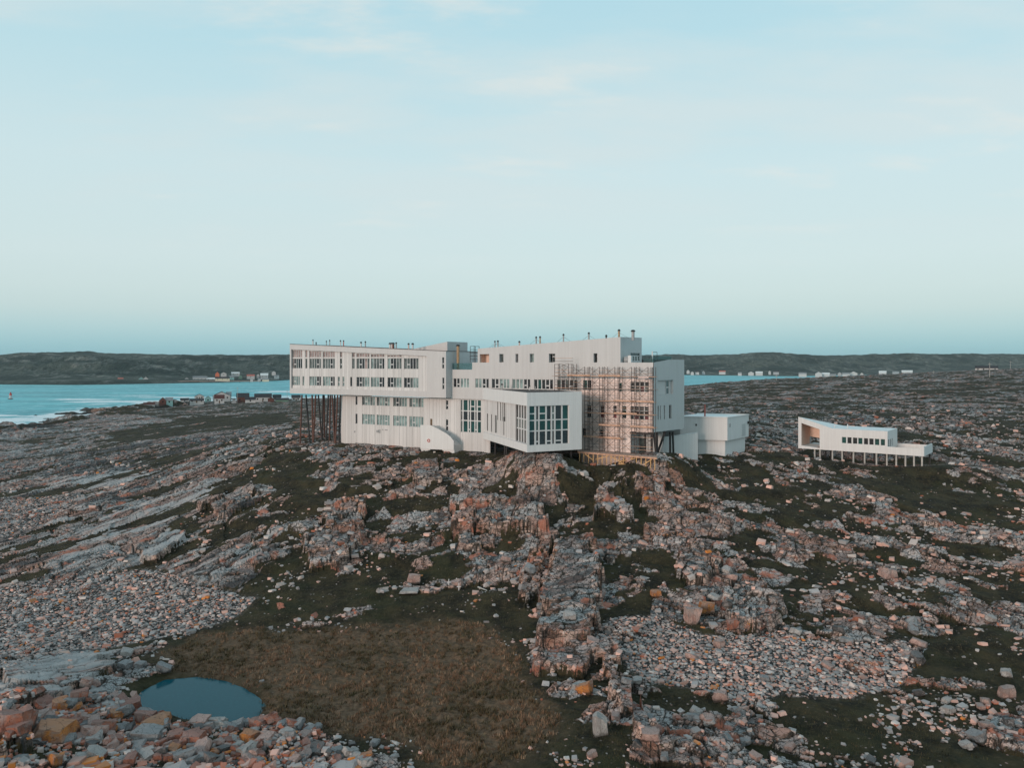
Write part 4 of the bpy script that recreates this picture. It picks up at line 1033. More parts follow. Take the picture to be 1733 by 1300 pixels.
RF.put('niche', MB().quad((a_, .35, c_), (b_, .35, c_), (b_, .35, d_), (a_, .35, d_)), 'smooth_siding', HOTEL)
window(RF, HOTEL, RF.u(1127, .3), RF.u(1131.5, .3), c_, d_ - .1, .26, 1, 'mid', [(0, .5)], mw=.2)
for o_ in rops[1:]: window(RF, HOTEL, *o_, .2, 1, 'dark', [(0, .3)] if o_ is rops[3] else ())
# sheltered entrance under the overhang
en0, en1 = A.u(1067, MD), A.u(1112, 5.0)
mb = MB().quad((en0, MD, 17.5), (en0, MD + 3.4, 17.5), (en0, MD + 3.4, zov), (en0, MD, zov)); mb.quad((en0, MD + 3.4, 17.5), (en1 + 1, MD + 3.4, 17.5), (en1 + 1, MD + 3.4, zov), (en0, MD + 3.4, zov)); A.put('entrance_wall', mb, 'white_siding', HOTEL)
mb = MB().quad((e1, MD, zov), (m1, MD, zov), (m1, MD + 4, zov), (e1, MD + 4, zov)); A.put('underside', mb, 'soffit', HOTEL)
A.put('beam', MB().box(e1 - .1, m1 + .1, MD - .06, MD + .2, zov - .26, zov - .02), 'steel_dark', HOTEL)
A.put('door', MB().box(A.u(1083, 4.9), A.u(1093, 4.9), 4.86, 4.98, A.z(1088, 766, 4.9), A.z(1088, 742, 4.9)), 'pane_mid', HOTEL)
def stilt(fac, xt, yt, xb, yb, dt, db, r=.12, m='steel_dark'):
    a3 = fac.w(fac.u(xt, dt), dt, fac.z(xt, yt, dt)); b3 = fac.w(fac.u(xb, db), db, fac.z(xb, yb, db))
    b3.z = min(b3.z, landz(b3.x, b3.y) - .2)
    mb = MB().bar(tuple(a3 - HOTEL.location), tuple(b3 - HOTEL.location), r, 8)
    return link('stilt', mb.mesh('stilt', m), HOTEL)
for xt, xb, yb, d1_, d2_ in ((511, 508, 738, 1.2, 1.2), (517.8, 524.6, 738, 2.5, 2.5), (528.3, 529.5, 744, .8, .8), (534.3, 530.3, 744, .9, .9), (538.8, 544.4, 739, 4, 4), (546.8, 545, 739, 4.5, 4), (548.5, 549, 741, 6, 6), (555.7, 551.7, 745, 1, 1),
                           (559, 557.7, 740, 3, 3), (562, 566.8, 744, 1, 1), (566.5, 566, 744, 5, 5), (571.5, 567.3, 744, 1, 1), (576, 574, 749, 2.2, 1.6)):
    stilt(A, xt, 668.5, xb, yb, d1_, d2_, .165, random.choice(['steel_dark', 'steel_rust', 'steel_rust']))
for xt, xb, yb, d1_ in ((1092, 1092, 764, 1.9), (1102.5, 1103, 766, 1.9), (1106, 1110.5, 767, 2.2), (1112, 1112, 766, 2.6), (1125.5, 1112, 765, 4.2), (1123, 1119, 760, 5.5), (1134, 1134.5, 764, 7.0), (1138.5, 1140, 763, 8.0)):
    stilt(A, xt, 731, xb, yb, d1_, d1_, .17)
# --- prow (dining hall)
dz0, dz1 = DF.z(892, 766), DF.z(892, 664.6)
gz0, gz1 = DF.z(896, 754.5), DF.z(896, 687.5)
ga, gb_ = DF.u(896.3), DF.u(963.2)
DF.put('prow_front', wallmb(MB(), 0, DF.L, dz0, dz1, 0, [(ga, gb_, gz0, gz1)], .4), 'white_siding', HOTEL)
gc = [((x0 - 899) / 64.0, (x1 - 899) / 64.0) for x0, x1 in ((899, 907.8), (910.5, 913.8), (916, 925.2), (927.7, 934), (936.4, 939.3), (941.8, 951), (953.4, 962.2))]
gc = [(max(.012, c0), min(.99, c1)) for c0, c1 in gc]
window(DF, HOTEL, ga, gb_, gz0, gz1, .22, gc, ['dark', 'green', 'green', 'dark', 'green', 'dark'], [(0, .80), (2, .80), (4, .80), (1, .09), (3, .09), (5, .09)], rows=[(.01, .345), (.375, .615), (.645, .99)])
LL = DL.L
fz0, fz1 = dz0 + 1.15, gz1 + .02
dl_ops = []
fl = []
for x0, x1, n in ((824, 833.5, 0), (841.5, 845.5, 1), (850, 855.5, 2)):
    pass
for x0, x1 in ((842, 843.6), (847, 848.4), (850.8, 852), (853.6, 855.6)): fl.append((x0, x1, fz1 - 3.1, fz1 - .12))
for x0, x1 in ((824.6, 826.6), (831.6, 832.8), (838, 841), (852.4, 853.8)): fl.append((x0, x1, fz0 + .35, fz0 + 3.3))
for x0, x1, a_, b_ in fl: dl_ops.append((DL.u(x0, .35), DL.u(x1, .35), a_, b_))
gl = (DL.u(873, .35), DL.u(893.5, .35), gz0 + .15, gz1)
gl = (gl[0], min(gl[1], LL - .25), gl[2], gl[3])
DL.put('prow_flank_frame', (lambda q: (q.quad((0, 0, dz0), (LL, 0, dz0), (LL, 0, fz0), (0, 0, fz0)), q.quad((0, 0, fz1), (LL, 0, fz1), (LL, 0, dz1), (0, 0, dz1)), q.quad((0, 0, fz0), (LL, 0, fz0), (LL, .35, fz0), (0, .35, fz0)), q.quad((0, 0, fz1), (0, .35, fz1), (LL, .35, fz1), (LL, 0, fz1)), q)[-1])(MB()), 'white_siding', HOTEL)
pf_ = DL.put('prow_flank_wall', wallmb(MB(), 0, LL, fz0, fz1, .35, dl_ops + [gl], .2), 'soffit', HOTEL)
clad(under(DL, pf_), HOTEL, 0, LL, fz0, fz1, .35, dl_ops + [gl])
for o_ in dl_ops: window(DL, HOTEL, *o_, .45, 1, 'mid', mw=.1)
window(DL, HOTEL, *gl, .47, 5, ['dark', 'mid', 'dark'], rows=[(.01, .345), (.375, .615), (.645, .99)], mw=.4)
# prow: right flank, roof, floor
w0, w1, w2, w3 = DF.w(0), DF.w(DF.L), DL.w(0), DL.w(0) + (DF.w(DF.L) - DF.w(0))
o3 = HOTEL.location
loc = lambda p, z: (p.x - o3.x, p.y - o3.y, z - o3.z)
mb = MB().quad(loc(w1, dz0), loc(w1, dz1), loc(w3, dz1), loc(w3, dz0)); link('prow_right_flank', mb.mesh('prow_right_flank', 'grey_shade_siding'), HOTEL)
mb = MB().quad(loc(w0, dz1 - .12), loc(w1, dz1 - .12), loc(w3, dz1 - .1), loc(w2, dz1 - .1)); link('roof', mb.mesh('roof', 'roof_dark'), HOTEL, label='dark gravel roof of the prow')
mb = MB().quad(loc(w0, dz0), loc(w2, dz0), loc(w3, dz0), loc(w1, dz0)); link('underside', mb.mesh('underside', 'soffit'), HOTEL)
for fu, dp in ((.25, -.5), (.38, -1.2), (.5, -.6), (.62, -1.5), (.75, -.7), (.88, -1.0), (.9, -5), (.9, -8), (.6, -6)):
    q = DL.w(LL * fu, -dp if False else .6 + (-dp - .5)); q = DL.w(LL * fu, abs(dp))
    zg = landz(q.x, q.y) - .3
    link('stilt', MB().bar((q.x - o3.x, q.y - o3.y, dz0 - o3.z), (q.x - o3.x, q.y - o3.y, zg - o3.z), .13, 8).mesh('stilt', 'steel_dark'), HOTEL)
# vents on the roofs
def vent(x, yt, yb, dep, r=.12, m='galvanised', capr=1.7, wires=False):
    u_ = A.u(x, dep); zb_, zt2 = A.z(x, yb + 1.5, dep), A.z(x, yt, dep)
    o = A.put('vent_pipe', MB().bar((u_, dep, zb_ - .3), (u_, dep, zt2), r, 10), m, HOTEL)
    link('cap', MB().bar((u_, dep, zt2 + .02), (u_, dep, zt2 + .30), r * capr, 10, r * capr * .55).mesh('cap', 'black_metal'), o)
    if wires:
        for sgn in (-1, 1):
            link('guy_wire', MB().bar((u_, dep, zt2 - .2), (u_ + sgn * 1.5, dep + .3, zb_), .018, 4).mesh('guy_wire', 'steel_dark'), o)
for x, yt, yb, r_, m_ in ((529.7, 577, 584, .09, 'pink_pipe'), (535, 581.5, 584.5, .09, 'black_metal'), (552.4, 579, 585, .08, 'galvanised'), (558, 577.5, 585.2, .08, 'galvanised'), (576.3, 578.3, 586.2, .10, 'frame_white'), (581.5, 578.3, 586.5, .09, 'red_pipe'), (611, 581, 588, .13, 'frame_white'), (618.3, 580, 588.2, .11, 'galvanised'),
                          (660, 582.8, 590.4, .17, 'frame_white'), (663.5, 582.6, 590.5, .17, 'pink_pipe'), (666, 582.6, 590.6, .16, 'steel_rust'), (670.5, 582, 590.8, .12, 'galvanised'), (691.5, 583.4, 591.8, .14, 'pink_pipe'), (698.4, 583.4, 592, .17, 'frame_white')):
    vent(x, yt, yb, 1.2, r_, m_)
for x, yt, yb, r_, m_, wr in ((837.6, 579.5, 587.5, .1, 'galvanised', True), (842.6, 579, 587, .12, 'galvanised', True), (879, 580, 584, .13, 'pink_pipe', False), (907.4, 572.5, 582, .12, 'galvanised', True), (914, 572, 581.5, .12, 'copper_pipe', False), (953.6, 568, 578.5, .12, 'galvanised', True),
                              (996.5, 565.5, 575.5, .13, 'galvanised', True), (1026, 569.8, 573, .13, 'black_metal', False), (1047.6, 560.5, 571, .16, 'copper_pipe', True), (1071.3, 561.5, 571.5, .25, 'galvanised', False)):
    vent(x, yt, yb, MD + 1.5, r_, m_, 1.7, wr)
vent(775.2, 586, 625, MD + 1.0, .26, 'copper_pipe')
vent(849.5, 652, 660, MD - 2.5, .12, 'galvanised'); vent(896.2, 655, 661, MD - 2.5, .1, 'frame_white'); vent(906, 654, 661, MD - 2.5, .1, 'galvanised')

# ------------------------------------------------------------------ scaffolding
SB = A.w(A.u(1040), .2)
SCAF = thing('scaffolding', 'rusty tube scaffolding with timber boards covering the right end of the white hotel', 'scaffolding', (SB.x, SB.y, 21.2))
so = SCAF.location
s_in, s_out = MD - .35, MD - 1.55
PX = [941.5, 964.5, 992, 1017, 1043, 1071, 1099]
def sp(u_, d_, z_): return tuple(A.w(u_, d_, z_) - so)
ztp = A.z(1020, 621, MD); zlo = A.z(1040, 766, s_out)
lev = [zlo + .15 + 1.93 * k for k in range(9)]
zbase = {941.5: A.z(945, 661.5, MD), 964.5: A.z(968, 661.5, MD)}
frames_u = []
for k, x in enumerate(PX):
    u0_, u1_ = A.u(x, MD - 1), A.u(x + 8.0, MD - 1)
    frames_u.append((u0_, u1_))
    top = A.z(x, 616, MD) if x < 970 else ztp
    zb_ = zbase.get(x, zlo - .1)
    for uu in (u0_, u1_):
        for d_ in (s_in, s_out):
            link('post', MB().bar(sp(uu, d_, zb_), sp(uu, d_, top), .045, 6).mesh('post', 'scaffold_steel'), SCAF)
    for z_ in lev:
        if z_ < zb_ - .2 or z_ > top: continue
        for zo in (0, .65, 1.3):
            if z_ + zo < top: link('rung', MB().bar(sp(u0_, s_out, z_ + zo), sp(u1_, s_out, z_ + zo), .03, 5).mesh('rung', 'scaffold_steel'), SCAF)
        link('transom', MB().bar(sp(u0_, s_in, z_), sp(u0_, s_out, z_), .035, 5).mesh('transom', 'scaffold_steel'), SCAF)
for k in range(len(PX) - 1):
    a_, b_ = frames_u[k][1], frames_u[k + 1][0]
    zb_ = max(zbase.get(PX[k], zlo - .1), zbase.get(PX[k + 1], zlo - .1) if k < 1 else 0)
    for i, z_ in enumerate(lev):
        if z_ < zb_ - .2: continue
        if z_ + .2 > ztp + (1.0 if k < 1 else 0): continue
        zt3 = min(z_ + 1.75, ztp)
        link('brace', MB().bar(sp(a_, s_out, z_ + .15), sp(b_, s_out, zt3), .028, 5).mesh('brace', 'scaffold_steel'), SCAF)
        link('brace', MB().bar(sp(b_, s_out, z_ + .15), sp(a_, s_out, zt3), .028, 5).mesh('brace', 'scaffold_steel'), SCAF)
        link('ledger', MB().bar(sp(frames_u[k][0], s_out - .04, z_ + .5), sp(frames_u[k + 1][1], s_out - .04, z_ + .5), .03, 5).mesh('ledger', random.choice(['steel_rust', 'plank', 'plank_grey'])), SCAF)
        link('guard_rail', MB().bar(sp(frames_u[k][0], s_out - .05, z_ + 1.0), sp(frames_u[k + 1][1], s_out - .05, z_ + 1.0), .03, 5).mesh('guard_rail', random.choice(['scaffold_steel', 'plank', 'plank_grey', 'plank'])), SCAF)
random.seed(11)
for i, z_ in enumerate(lev):
    for k in range(len(PX) - 1):
        zb_ = max(zbase.get(PX[k], zlo - .1), zbase.get(PX[k + 1], zlo - .1) if k < 1 else 0)
        if z_ < zb_ - .2 or z_ > ztp - .8 or (i in (1,) and k > 3): continue
        if i == 0: continue
        a_, b_ = frames_u[k][0] - .15, frames_u[k + 1][1] + .15
        tone = 'plank' if (i in (3, 4) or random.random() < .4) else 'plank_grey'
        for j in range(3):
            d_ = s_in - .25 - j * .42
            link('board', MB().beam(sp(a_ - random.random() * .3, d_, z_ + .06), sp(b_ + random.random() * .3, d_, z_ + .06 + random.uniform(-.03, .03)), .3, .075).mesh('board', tone), SCAF)
        if random.random() < .35:
            link('toe_board', MB().beam(sp(a_, s_out - .06, z_ + .2), sp(b_, s_out - .06, z_ + .2), .04, .22).mesh('toe_board', 'plank'), SCAF)
mb = MB().box(A.u(1080.5, s_out), A.u(1098, s_out), s_out - .1, s_out - .06, A.z(1088, 640, MD), A.z(1088, 636.5, MD)); A.put('debris_sheet', mb, 'pink_pipe', SCAF)

# small scaffold tower by the roof terrace
TB = A.w(A.u(802, MD + 1), MD + 1)
TOW = thing('scaffold_tower', 'slim dark scaffold tower standing on the roof terrace beside the penthouse', 'scaffolding', (TB.x, TB.y, zp))
for x in (798, 806.5):
    for d_ in (MD + .6, MD + 1.8):
        q = A.w(A.u(x, MD + 1), d_, zp) - TOW.location
        link('post', MB().bar((q.x, q.y, 0), (q.x, q.y, A.z(802, 586, MD) - zp), .05, 6).mesh('post', 'steel_dark'), TOW)
for k in range(5):
    z_ = (A.z(802, 586, MD) - zp) * (k + 1) / 5
    for d_ in (MD + .6, MD + 1.8):
        q0_ = A.w(A.u(798, MD + 1), d_) - TB; q1_ = A.w(A.u(806.5, MD + 1), d_) - TB
        link('rung', MB().bar((q0_.x, q0_.y, z_), (q1_.x, q1_.y, z_), .04, 6).mesh('rung', 'steel_dark'), TOW)
# aerial mast on the right terrace
MA = A.w(A.u(1104, MD + .9), MD + .9)
mast = thing('roof_mast', 'white mast with a wire rack on the right corner of the hotel roof', 'mast', (MA.x, MA.y, zp))
link('pole', MB().bar((0, 0, 0), (0, 0, 1.75), .1, 8).mesh('pole', 'frame_white'), mast)
link('rack', MB().bar((0, 0, 1.6), (.8, .4, 1.6), .035, 5).bar((.8, .4, 0), (.8, .4, 1.6), .035, 5).bar((0, 0, .8), (.8, .4, .8), .03, 5).mesh('rack', 'steel_dark'), mast)

# ------------------------------------------------------------------ timber platform under the scaffolding
pd0, pd1 = -1.9, 1.5
PB = A.w(A.u(1050, -1), -1)
PLAT = thing('timber_platform', 'new yellow timber platform on posts carrying the scaffolding above the rocks', 'platform', (PB.x, PB.y, 20.2))
po = PLAT.location
def pp(x, d_, z_): return tuple(A.w(A.u(x, d_), d_, z_) - po)
zdk = A.z(1040, 767.6, -1.0)
xs_ = [981, 988, 996, 1004, 1011.5, 1019, 1026.5, 1034, 1041, 1048, 1055, 1062, 1069.5, 1077, 1085, 1093, 1101, 1108]
for k, x in enumerate(xs_):
    q = A.w(A.u(x, pd0), pd0); zg = landz(q.x, q.y)
    link('post', MB().beam(pp(x, pd0, min(zg - .2, zdk - .9)), pp(x, pd0, zdk - .1), .13, .13).mesh('post', 'new_timber'), PLAT)
for k in range(9):
    d_ = pd0 + .1 + k * .37
    link('deck_board', MB().beam(pp(978, d_, zdk), pp(1112, d_, zdk - .12), .33, .07).mesh('deck_board', 'plank_grey' if k else 'plank'), PLAT)
link('bearer', MB().beam(pp(978, pd0 - .08, zdk - .12), pp(1112, pd0 - .08, zdk - .24), .06, .16).mesh('bearer', 'plank'), PLAT)
for x0, x1, a_, b_ in ((990, 1003, -.25, -1.1), (1008, 1030, -1.0, -.3), (1033, 1055, -.35, -1.35), (1050, 1075, -1.0, -.4), (1090, 1103, -1.2, -.4)):
    link('brace', MB().beam(pp(x0, pd0 - .12, zdk + a_), pp(x1, pd0 - .12, zdk + b_), .05, .13).mesh('brace', 'new_timber'), PLAT)
for k in range(4):
    link('stacked_plank', MB().beam(pp(1047, pd0 - .2 - .13 * k, zdk - 1.35), pp(1070, pd0 - .2 - .13 * k, zdk - 1.42), .12, .12).mesh('stacked_plank', 'new_timber'), PLAT)
# life ring on the stair wall
q = A.w(A.u(725.8, sd_), sd_ - .06, A.z(725.8, 745.8, sd_))
me = bpy.data.meshes.new('life_ring'); bm = bmesh.new(); nn, mm = 20, 8
vs_ = [[bm.verts.new(((.24 + .065 * math.cos(2 * math.pi * j / mm)) * math.cos(2 * math.pi * i / nn), .065 * math.sin(2 * math.pi * j / mm), (.24 + .065 * math.cos(2 * math.pi * j / mm)) * math.sin(2 * math.pi * i / nn))) for j in range(mm)] for i in range(nn)]
for i in range(nn):
    for j in range(mm): bm.faces.new((vs_[i][j], vs_[(i + 1) % nn][j], vs_[(i + 1) % nn][(j + 1) % mm], vs_[i][(j + 1) % mm]))
bm.to_mesh(me); bm.free(); me.materials.append(M['red_paint'])
link('life_ring', me, None, tuple(q), A.ang, 'small red life ring hanging on the white stair wall', 'life ring')

# ------------------------------------------------------------------ white box and ramp right of the hotel
nb0 = NB.w(4, 3)
BOX = thing('annex_building', 'low white flat roofed box with recessed base beside the right end of the hotel', 'building', (nb0.x, nb0.y, 21.0))
nz0, nz1 = NB.z(1231, 746), NB.z(1231, 706.3)
NW = 8.4
NB.put('wall', wallmb(MB(), 0, NB.L, nz0, nz1, 0), 'white_siding', BOX)
NE = Fac((NB.w(NB.L).x, NB.w(NB.L).y), at(1267, 139.0))
NE.put('end_wall', wallmb(MB(), 0, NE.L, nz0, nz1, 0), 'white_siding', BOX)
bo = BOX.location
c0_, c1_, c2_, c3_ = NB.w(0), NB.w(NB.L), NE.w(NE.L), NB.w(0) + NE.w(NE.L) - NB.w(NB.L)
lc = lambda p, z: (p.x - bo.x, p.y - bo.y, z - bo.z)
mb = MB().quad(lc(c0_, nz1 - .12), lc(c1_, nz1 - .12), lc(c2_, nz1 - .12), lc(c3_, nz1 - .12)); link('roof', mb.mesh('roof', 'roof_pale'), BOX)
mb = MB()
for p_, q_ in ((c0_, c1_), (c1_, c2_), (c2_, c3_)): mb.beam(lc(p_, nz1 - .06), lc(q_, nz1 - .06), .22, .16)
link('parapet', mb.mesh('parapet', 'white_siding'), BOX)
mb = MB().quad(lc(c0_, nz0), lc(c3_, nz0), lc(c2_, nz0), lc(c1_, nz0)); mb.quad(lc(c2_, nz0), lc(c2_, nz1), lc(c3_, nz1), lc(c3_, nz0)); link('rear_wall', mb.mesh('rear_wall', 'grey_shade_siding'), BOX)
mid_ = (c0_ + c1_ + c2_ + c3_) / 4
ins = [p_ + (mid_ - p_).normalized() * .75 for p_ in (c0_, c1_, c2_, c3_)]
mb = MB()
for k in range(4): mb.quad(lc(ins[k], 18), lc(ins[(k + 1) % 4], 18), lc(ins[(k + 1) % 4], nz0), lc(ins[k], nz0))
link('base', mb.mesh('base', 'warm_plaster' if False else 'white_siding'), BOX)
NB.put('vent', MB().box(NB.u(1177), NB.u(1179.4), -.05, .02, NB.z(1178, 721), NB.z(1178, 717.5)), 'black_metal', BOX)
NE.put('louvre', MB().box(NE.u(1255.5), NE.u(1261.5), -.04, .02, NE.z(1258, 738), NE.z(1258, 717.5)), 'grey_shade_siding', BOX)
NE.put('lamp', MB().bar((NE.u(1265.3), -.05, NE.z(1265, 715.3)), (NE.u(1265.3), -.3, NE.z(1265, 715.3)), .24, 10), 'black_metal', BOX)
NE.put('outlet_box', MB().box(NE.u(1234.3), NE.u(1236), -.06, .01, NE.z(1235, 723), NE.z(1235, 717)), 'galvanised', BOX)
q = NB.w(NB.u(1193, 2.5), 2.5)
link('flue', MB().bar(lc(q, nz1 - .1), lc(q, nz1 + 1.9), .13, 8).mesh('flue', 'red_pipe'), BOX)
RW = Fac(at(1122, 128.5), at(1181, 130.5))
ramp = thing('ramp_wall', 'low white ramp wall between the hotel stilts and the white box', 'wall', (RW.w(3).x, RW.w(3).y, 21.0))
RW.put('parapet', MB().prism([(0, 18.5), (RW.L, 18.5), (RW.L, RW.z(1181, 732.5)), (0, RW.z(1122, 740.5))], 0, .2), 'white_siding', ramp)
RW.put('coping', MB().prism([(0, RW.z(1122, 740.5)), (RW.L, RW.z(1181, 732.5)), (RW.L, RW.z(1181, 732.5) + .06), (0, RW.z(1122, 740.5) + .06)], -.05, .25), 'roof_pale', ramp)

# ------------------------------------------------------------------ long low annex on posts
SO = S.w(S.L * .5, 3.5)
STU = thing('studio_building', 'long low white building on short posts with a wedge shaped porch, right of the hotel', 'building', (SO.x, SO.y, 19.0))
SWD = 7.6
zf = S.z(1476, 767.0)                         # underside
zd = S.z(1541, 758.6)                         # top of the deck parapet
sb1 = S.u(1502); zrf = S.z(1460, 728.0); u9 = S.u(1409)
ztl = S.z(1351, 705.5)
sro = lambda u: ztl + (zrf - ztl) * min(1, u / u9)
oa, ob = S.u(1356.3), S.u(1387.2)
wst = [(1424.8, 1432), (1434, 1441.2), (1443.4, 1450.7), (1452.3, 1459.5), (1462, 1469), (1471, 1478.4), (1480.4, 1488), (1490.4, 1497.7)]
swz0, swz1 = S.z(1428, 750.6), S.z(1428, 739.6)
swo = [(S.u(a), S.u(b), swz0, swz1) for a, b in wst]
mb = MB()
zo0 = zf + .55
zot = lambda u: sro(u) - .95
# porch opening with a sloping head
mb.quad((0, 0, zf), (oa, 0, zf), (oa, 0, sro(oa)), (0, 0, sro(0)))
mb.quad((oa, 0, zot(oa)), (ob, 0, zot(ob)), (ob, 0, sro(ob)), (oa, 0, sro(oa)))
mb.quad((oa, 0, zf), (ob, 0, zf), (ob, 0, zo0 - .3), (oa, 0, zo0))
wallmb(mb, ob, u9, zf, sro, 0); wallmb(mb, u9, sb1, zf, zrf, 0, swo, .22)
S.put('front_wall', mb, 'white_siding', STU)
for o_ in swo: window(S, STU, *o_, .1, 1, ['green' if random.random() < .5 else 'dark'], mw=.08)
# porch lining
mb = MB(); PDp = 5.0
mb.quad((oa, 0, zo0), (oa, PDp, zo0), (oa, PDp, zot(oa)), (oa, 0, zot(oa)))
mb.quad((oa, 0, zot(oa)), (oa, PDp, zot(oa) - .3), (ob, PDp, zot(ob) - .3), (ob, 0, zot(ob)))
mb.quad((ob, 0, zo0), (ob, 0, zot(ob)), (ob, PDp, zot(ob)), (ob, PDp, zo0))
mb.quad((oa, PDp, zo0 + 1.3), (ob, PDp, zo0 + .9), (ob, PDp, zot(ob)), (oa, PDp, zot(oa)))
S.put('porch_lining', mb, 'warm_plaster', STU)
S.put('porch_floor', MB().quad((oa, 0, zo0 - .05), (ob, 0, zo0 - .3), (ob, SWD, zo0 - .3), (oa, SWD, zo0 - .05)), 'roof_pale', STU)
zbk = ztl - 2.3
mb = MB().quad((0, .02, ztl), (u9, .02, zrf), (u9, SWD, zrf), (0, SWD, zbk)); mb.quad((u9, .02, zrf), (sb1, .02, zrf), (sb1, SWD, zrf), (u9, SWD, zrf)); S.put('roof', mb, 'roof_pale', STU)
mb = MB().quad((0, 0, zf), (0, 0, ztl), (0, SWD, zbk), (0, SWD, zf))
wallmb(mb, ob + 1.5, sb1, zf, zrf, SWD); S.put('rear_wall', mb, 'grey_shade_siding', STU)
SE = Fac((S.w(sb1).x, S.w(sb1).y), (S.w(sb1, SWD).x, S.w(sb1, SWD).y))
sez0, sez1 = SE.z(1506, 756), SE.z(1506, 743.5)
seo = [(SE.L * a, SE.L * b, sez0, sez1) for a, b in ((.06, .18), (.26, .38), (.46, .54))]
SE.put('end_wall', wallmb(MB(), 0, SE.L, zf + .6, zrf, 0, seo, .2), 'white_siding', STU)
for o_ in seo: window(SE, STU, *o_, .1, 1, 'dark', mw=.08)
# deck with solid parapet
S.put('deck_parapet', MB().box(sb1, S.L, 0, .18, zf, zd).box(S.L - .18, S.L, .18, SWD - .2, zf, zd + .32).box(S.u(1557), S.L, 0, .18, zd, zd + .32).box(sb1, S.L, SWD - .2, SWD, zf, zd), 'white_siding', STU)
S.put('deck', MB().box(.1, S.L - .2, .2, SWD - .2, zf + .02, zf + .3), 'plank_grey', STU)
S.put('underside', MB().quad((0, .01, zf), (S.L, .01, zf), (S.L, SWD, zf), (0, SWD, zf)), 'soffit', STU)
for x in (1379, 1388, 1409, 1425.5, 1444.5, 1463.5, 1483.5, 1501, 1517, 1532.5, 1547, 1560.5):
    for d_ in (.35, SWD - .5):
        q = S.w(S.u(x, .35), d_); zg = landz(q.x, q.y) - .2
        mb = MB().box(S.u(x, .35) - .12, S.u(x, .35) + .12, d_ - .12, d_ + .12, min(zg, zf - .5), zf)
        S.put('post', mb, 'driftwood' if d_ < 1 else 'steel_dark', STU)
for x, h_ in ((1412.5, .45), (1434.5, .75)):
    S.put('roof_vent', MB().bar((S.u(x, 2), 2, zrf), (S.u(x, 2), 2, zrf + h_), .1, 8), 'frame_white', STU)
# ------------------------------------------------------------------ houses
def house(x0, x1, yt, yb, D, wall, roof, label, group, gable=False, depth=None, name='house', rise=.42, wins=0, turn=0.0, cat='house', door=False, roofless=False):
    """gabled house seen between photo columns x0..x1 and rows yt..yb at distance D"""
    W = (x1 - x0) / F * D; Ht = (yb - yt) / F * D
    xm = (x0 + x1) / 2; cxx = (xm - CX) / F * D
    zb = CZ - (yb - HY) / F * D
    dp = depth or max(5.0, min(W * .8, 9.0))
    root = thing(name, label, cat, (cxx, D, zb), group, math.atan2(-cxx, D) * 1.0 + turn)
    W *= math.cos(turn) if turn else 1
    hw = Ht * (1 - rise); a = W / 2
    if gable:
        poly = [(-a, -3), (a, -3), (a, hw), (0, Ht), (-a, hw)]
        link('wall', MB().prism(poly, 0, dp).mesh('wall', wall), root)
        th = .18
        mb = MB()
        mb.add([(-a - .25, -.25, hw - .15), (0, -.25, Ht + th), (0, dp + .25, Ht + th), (-a - .25, dp + .25, hw - .15), (-a - .25, -.25, hw - .15 - th), (0, -.25, Ht + .02), (0, dp + .25, Ht + .02), (-a - .25, dp + .25, hw - .15 - th)],
               [(0, 1, 2, 3), (4, 7, 6, 5), (0, 4, 5, 1), (3, 2, 6, 7), (0, 3, 7, 4)])
        mb.add([(a + .25, -.25, hw - .15), (0, -.25, Ht + th), (0, dp + .25, Ht + th), (a + .25, dp + .25, hw - .15), (a + .25, -.25, hw - .15 - th), (0, -.25, Ht + .02), (0, dp + .25, Ht + .02), (a + .25, dp + .25, hw - .15 - th)],
               [(0, 3, 2, 1), (4, 5, 6, 7), (0, 1, 5, 4), (3, 7, 6, 2), (0, 4, 7, 3)])
    else:
        poly = [(0, -3), (dp, -3), (dp, hw), (dp / 2, Ht), (0, hw)]
        n = len(poly)
        mb = MB(); vs = [(-a, y, z) for y, z in poly] + [(a, y, z) for y, z in poly]
        mb.add(vs, [tuple(range(n)), tuple(range(2 * n - 1, n - 1, -1))] + [(i, i + n, (i + 1) % n + n, (i + 1) % n) for i in range(n)])
        link('wall', mb.mesh('wall', wall), root)
        mb = MB(); th = .2
        for sgn, y0, y1 in ((1, -.3, dp / 2), (-1, dp + .3, dp / 2)):
            mb.add([(-a - .3, y0, hw - .2), (a + .3, y0, hw - .2), (a + .3, y1, Ht + .05), (-a - .3, y1, Ht + .05), (-a - .3, y0, hw - .2 + th), (a + .3, y0, hw - .2 + th), (a + .3, y1, Ht + .05 + th), (-a - .3, y1, Ht + .05 + th)],
                   [(0, 1, 2, 3), (7, 6, 5, 4), (0, 4, 5, 1), (1, 5, 6, 2), (2, 6, 7, 3), (3, 7, 4, 0)])
    link('roof', mb.mesh('roof', roof), root)
    for k in range(wins):
        xx = -a + W * (k + .5) / wins
        ww = min(.55, W / wins * .25)
        link('window', MB().box(xx - ww, xx + ww, -.05, .05, hw * .42, hw * .42 + min(1.25, hw * .4)).mesh('window', 'pane_dark'), root)
    if door:
        link('door', MB().box(-a * .1, -a * .1 + .9, -.06, .04, -.3, 1.8).mesh('door', 'brown_door'), root)
    return root
NEAR = 'houses on the near point left of the hotel'
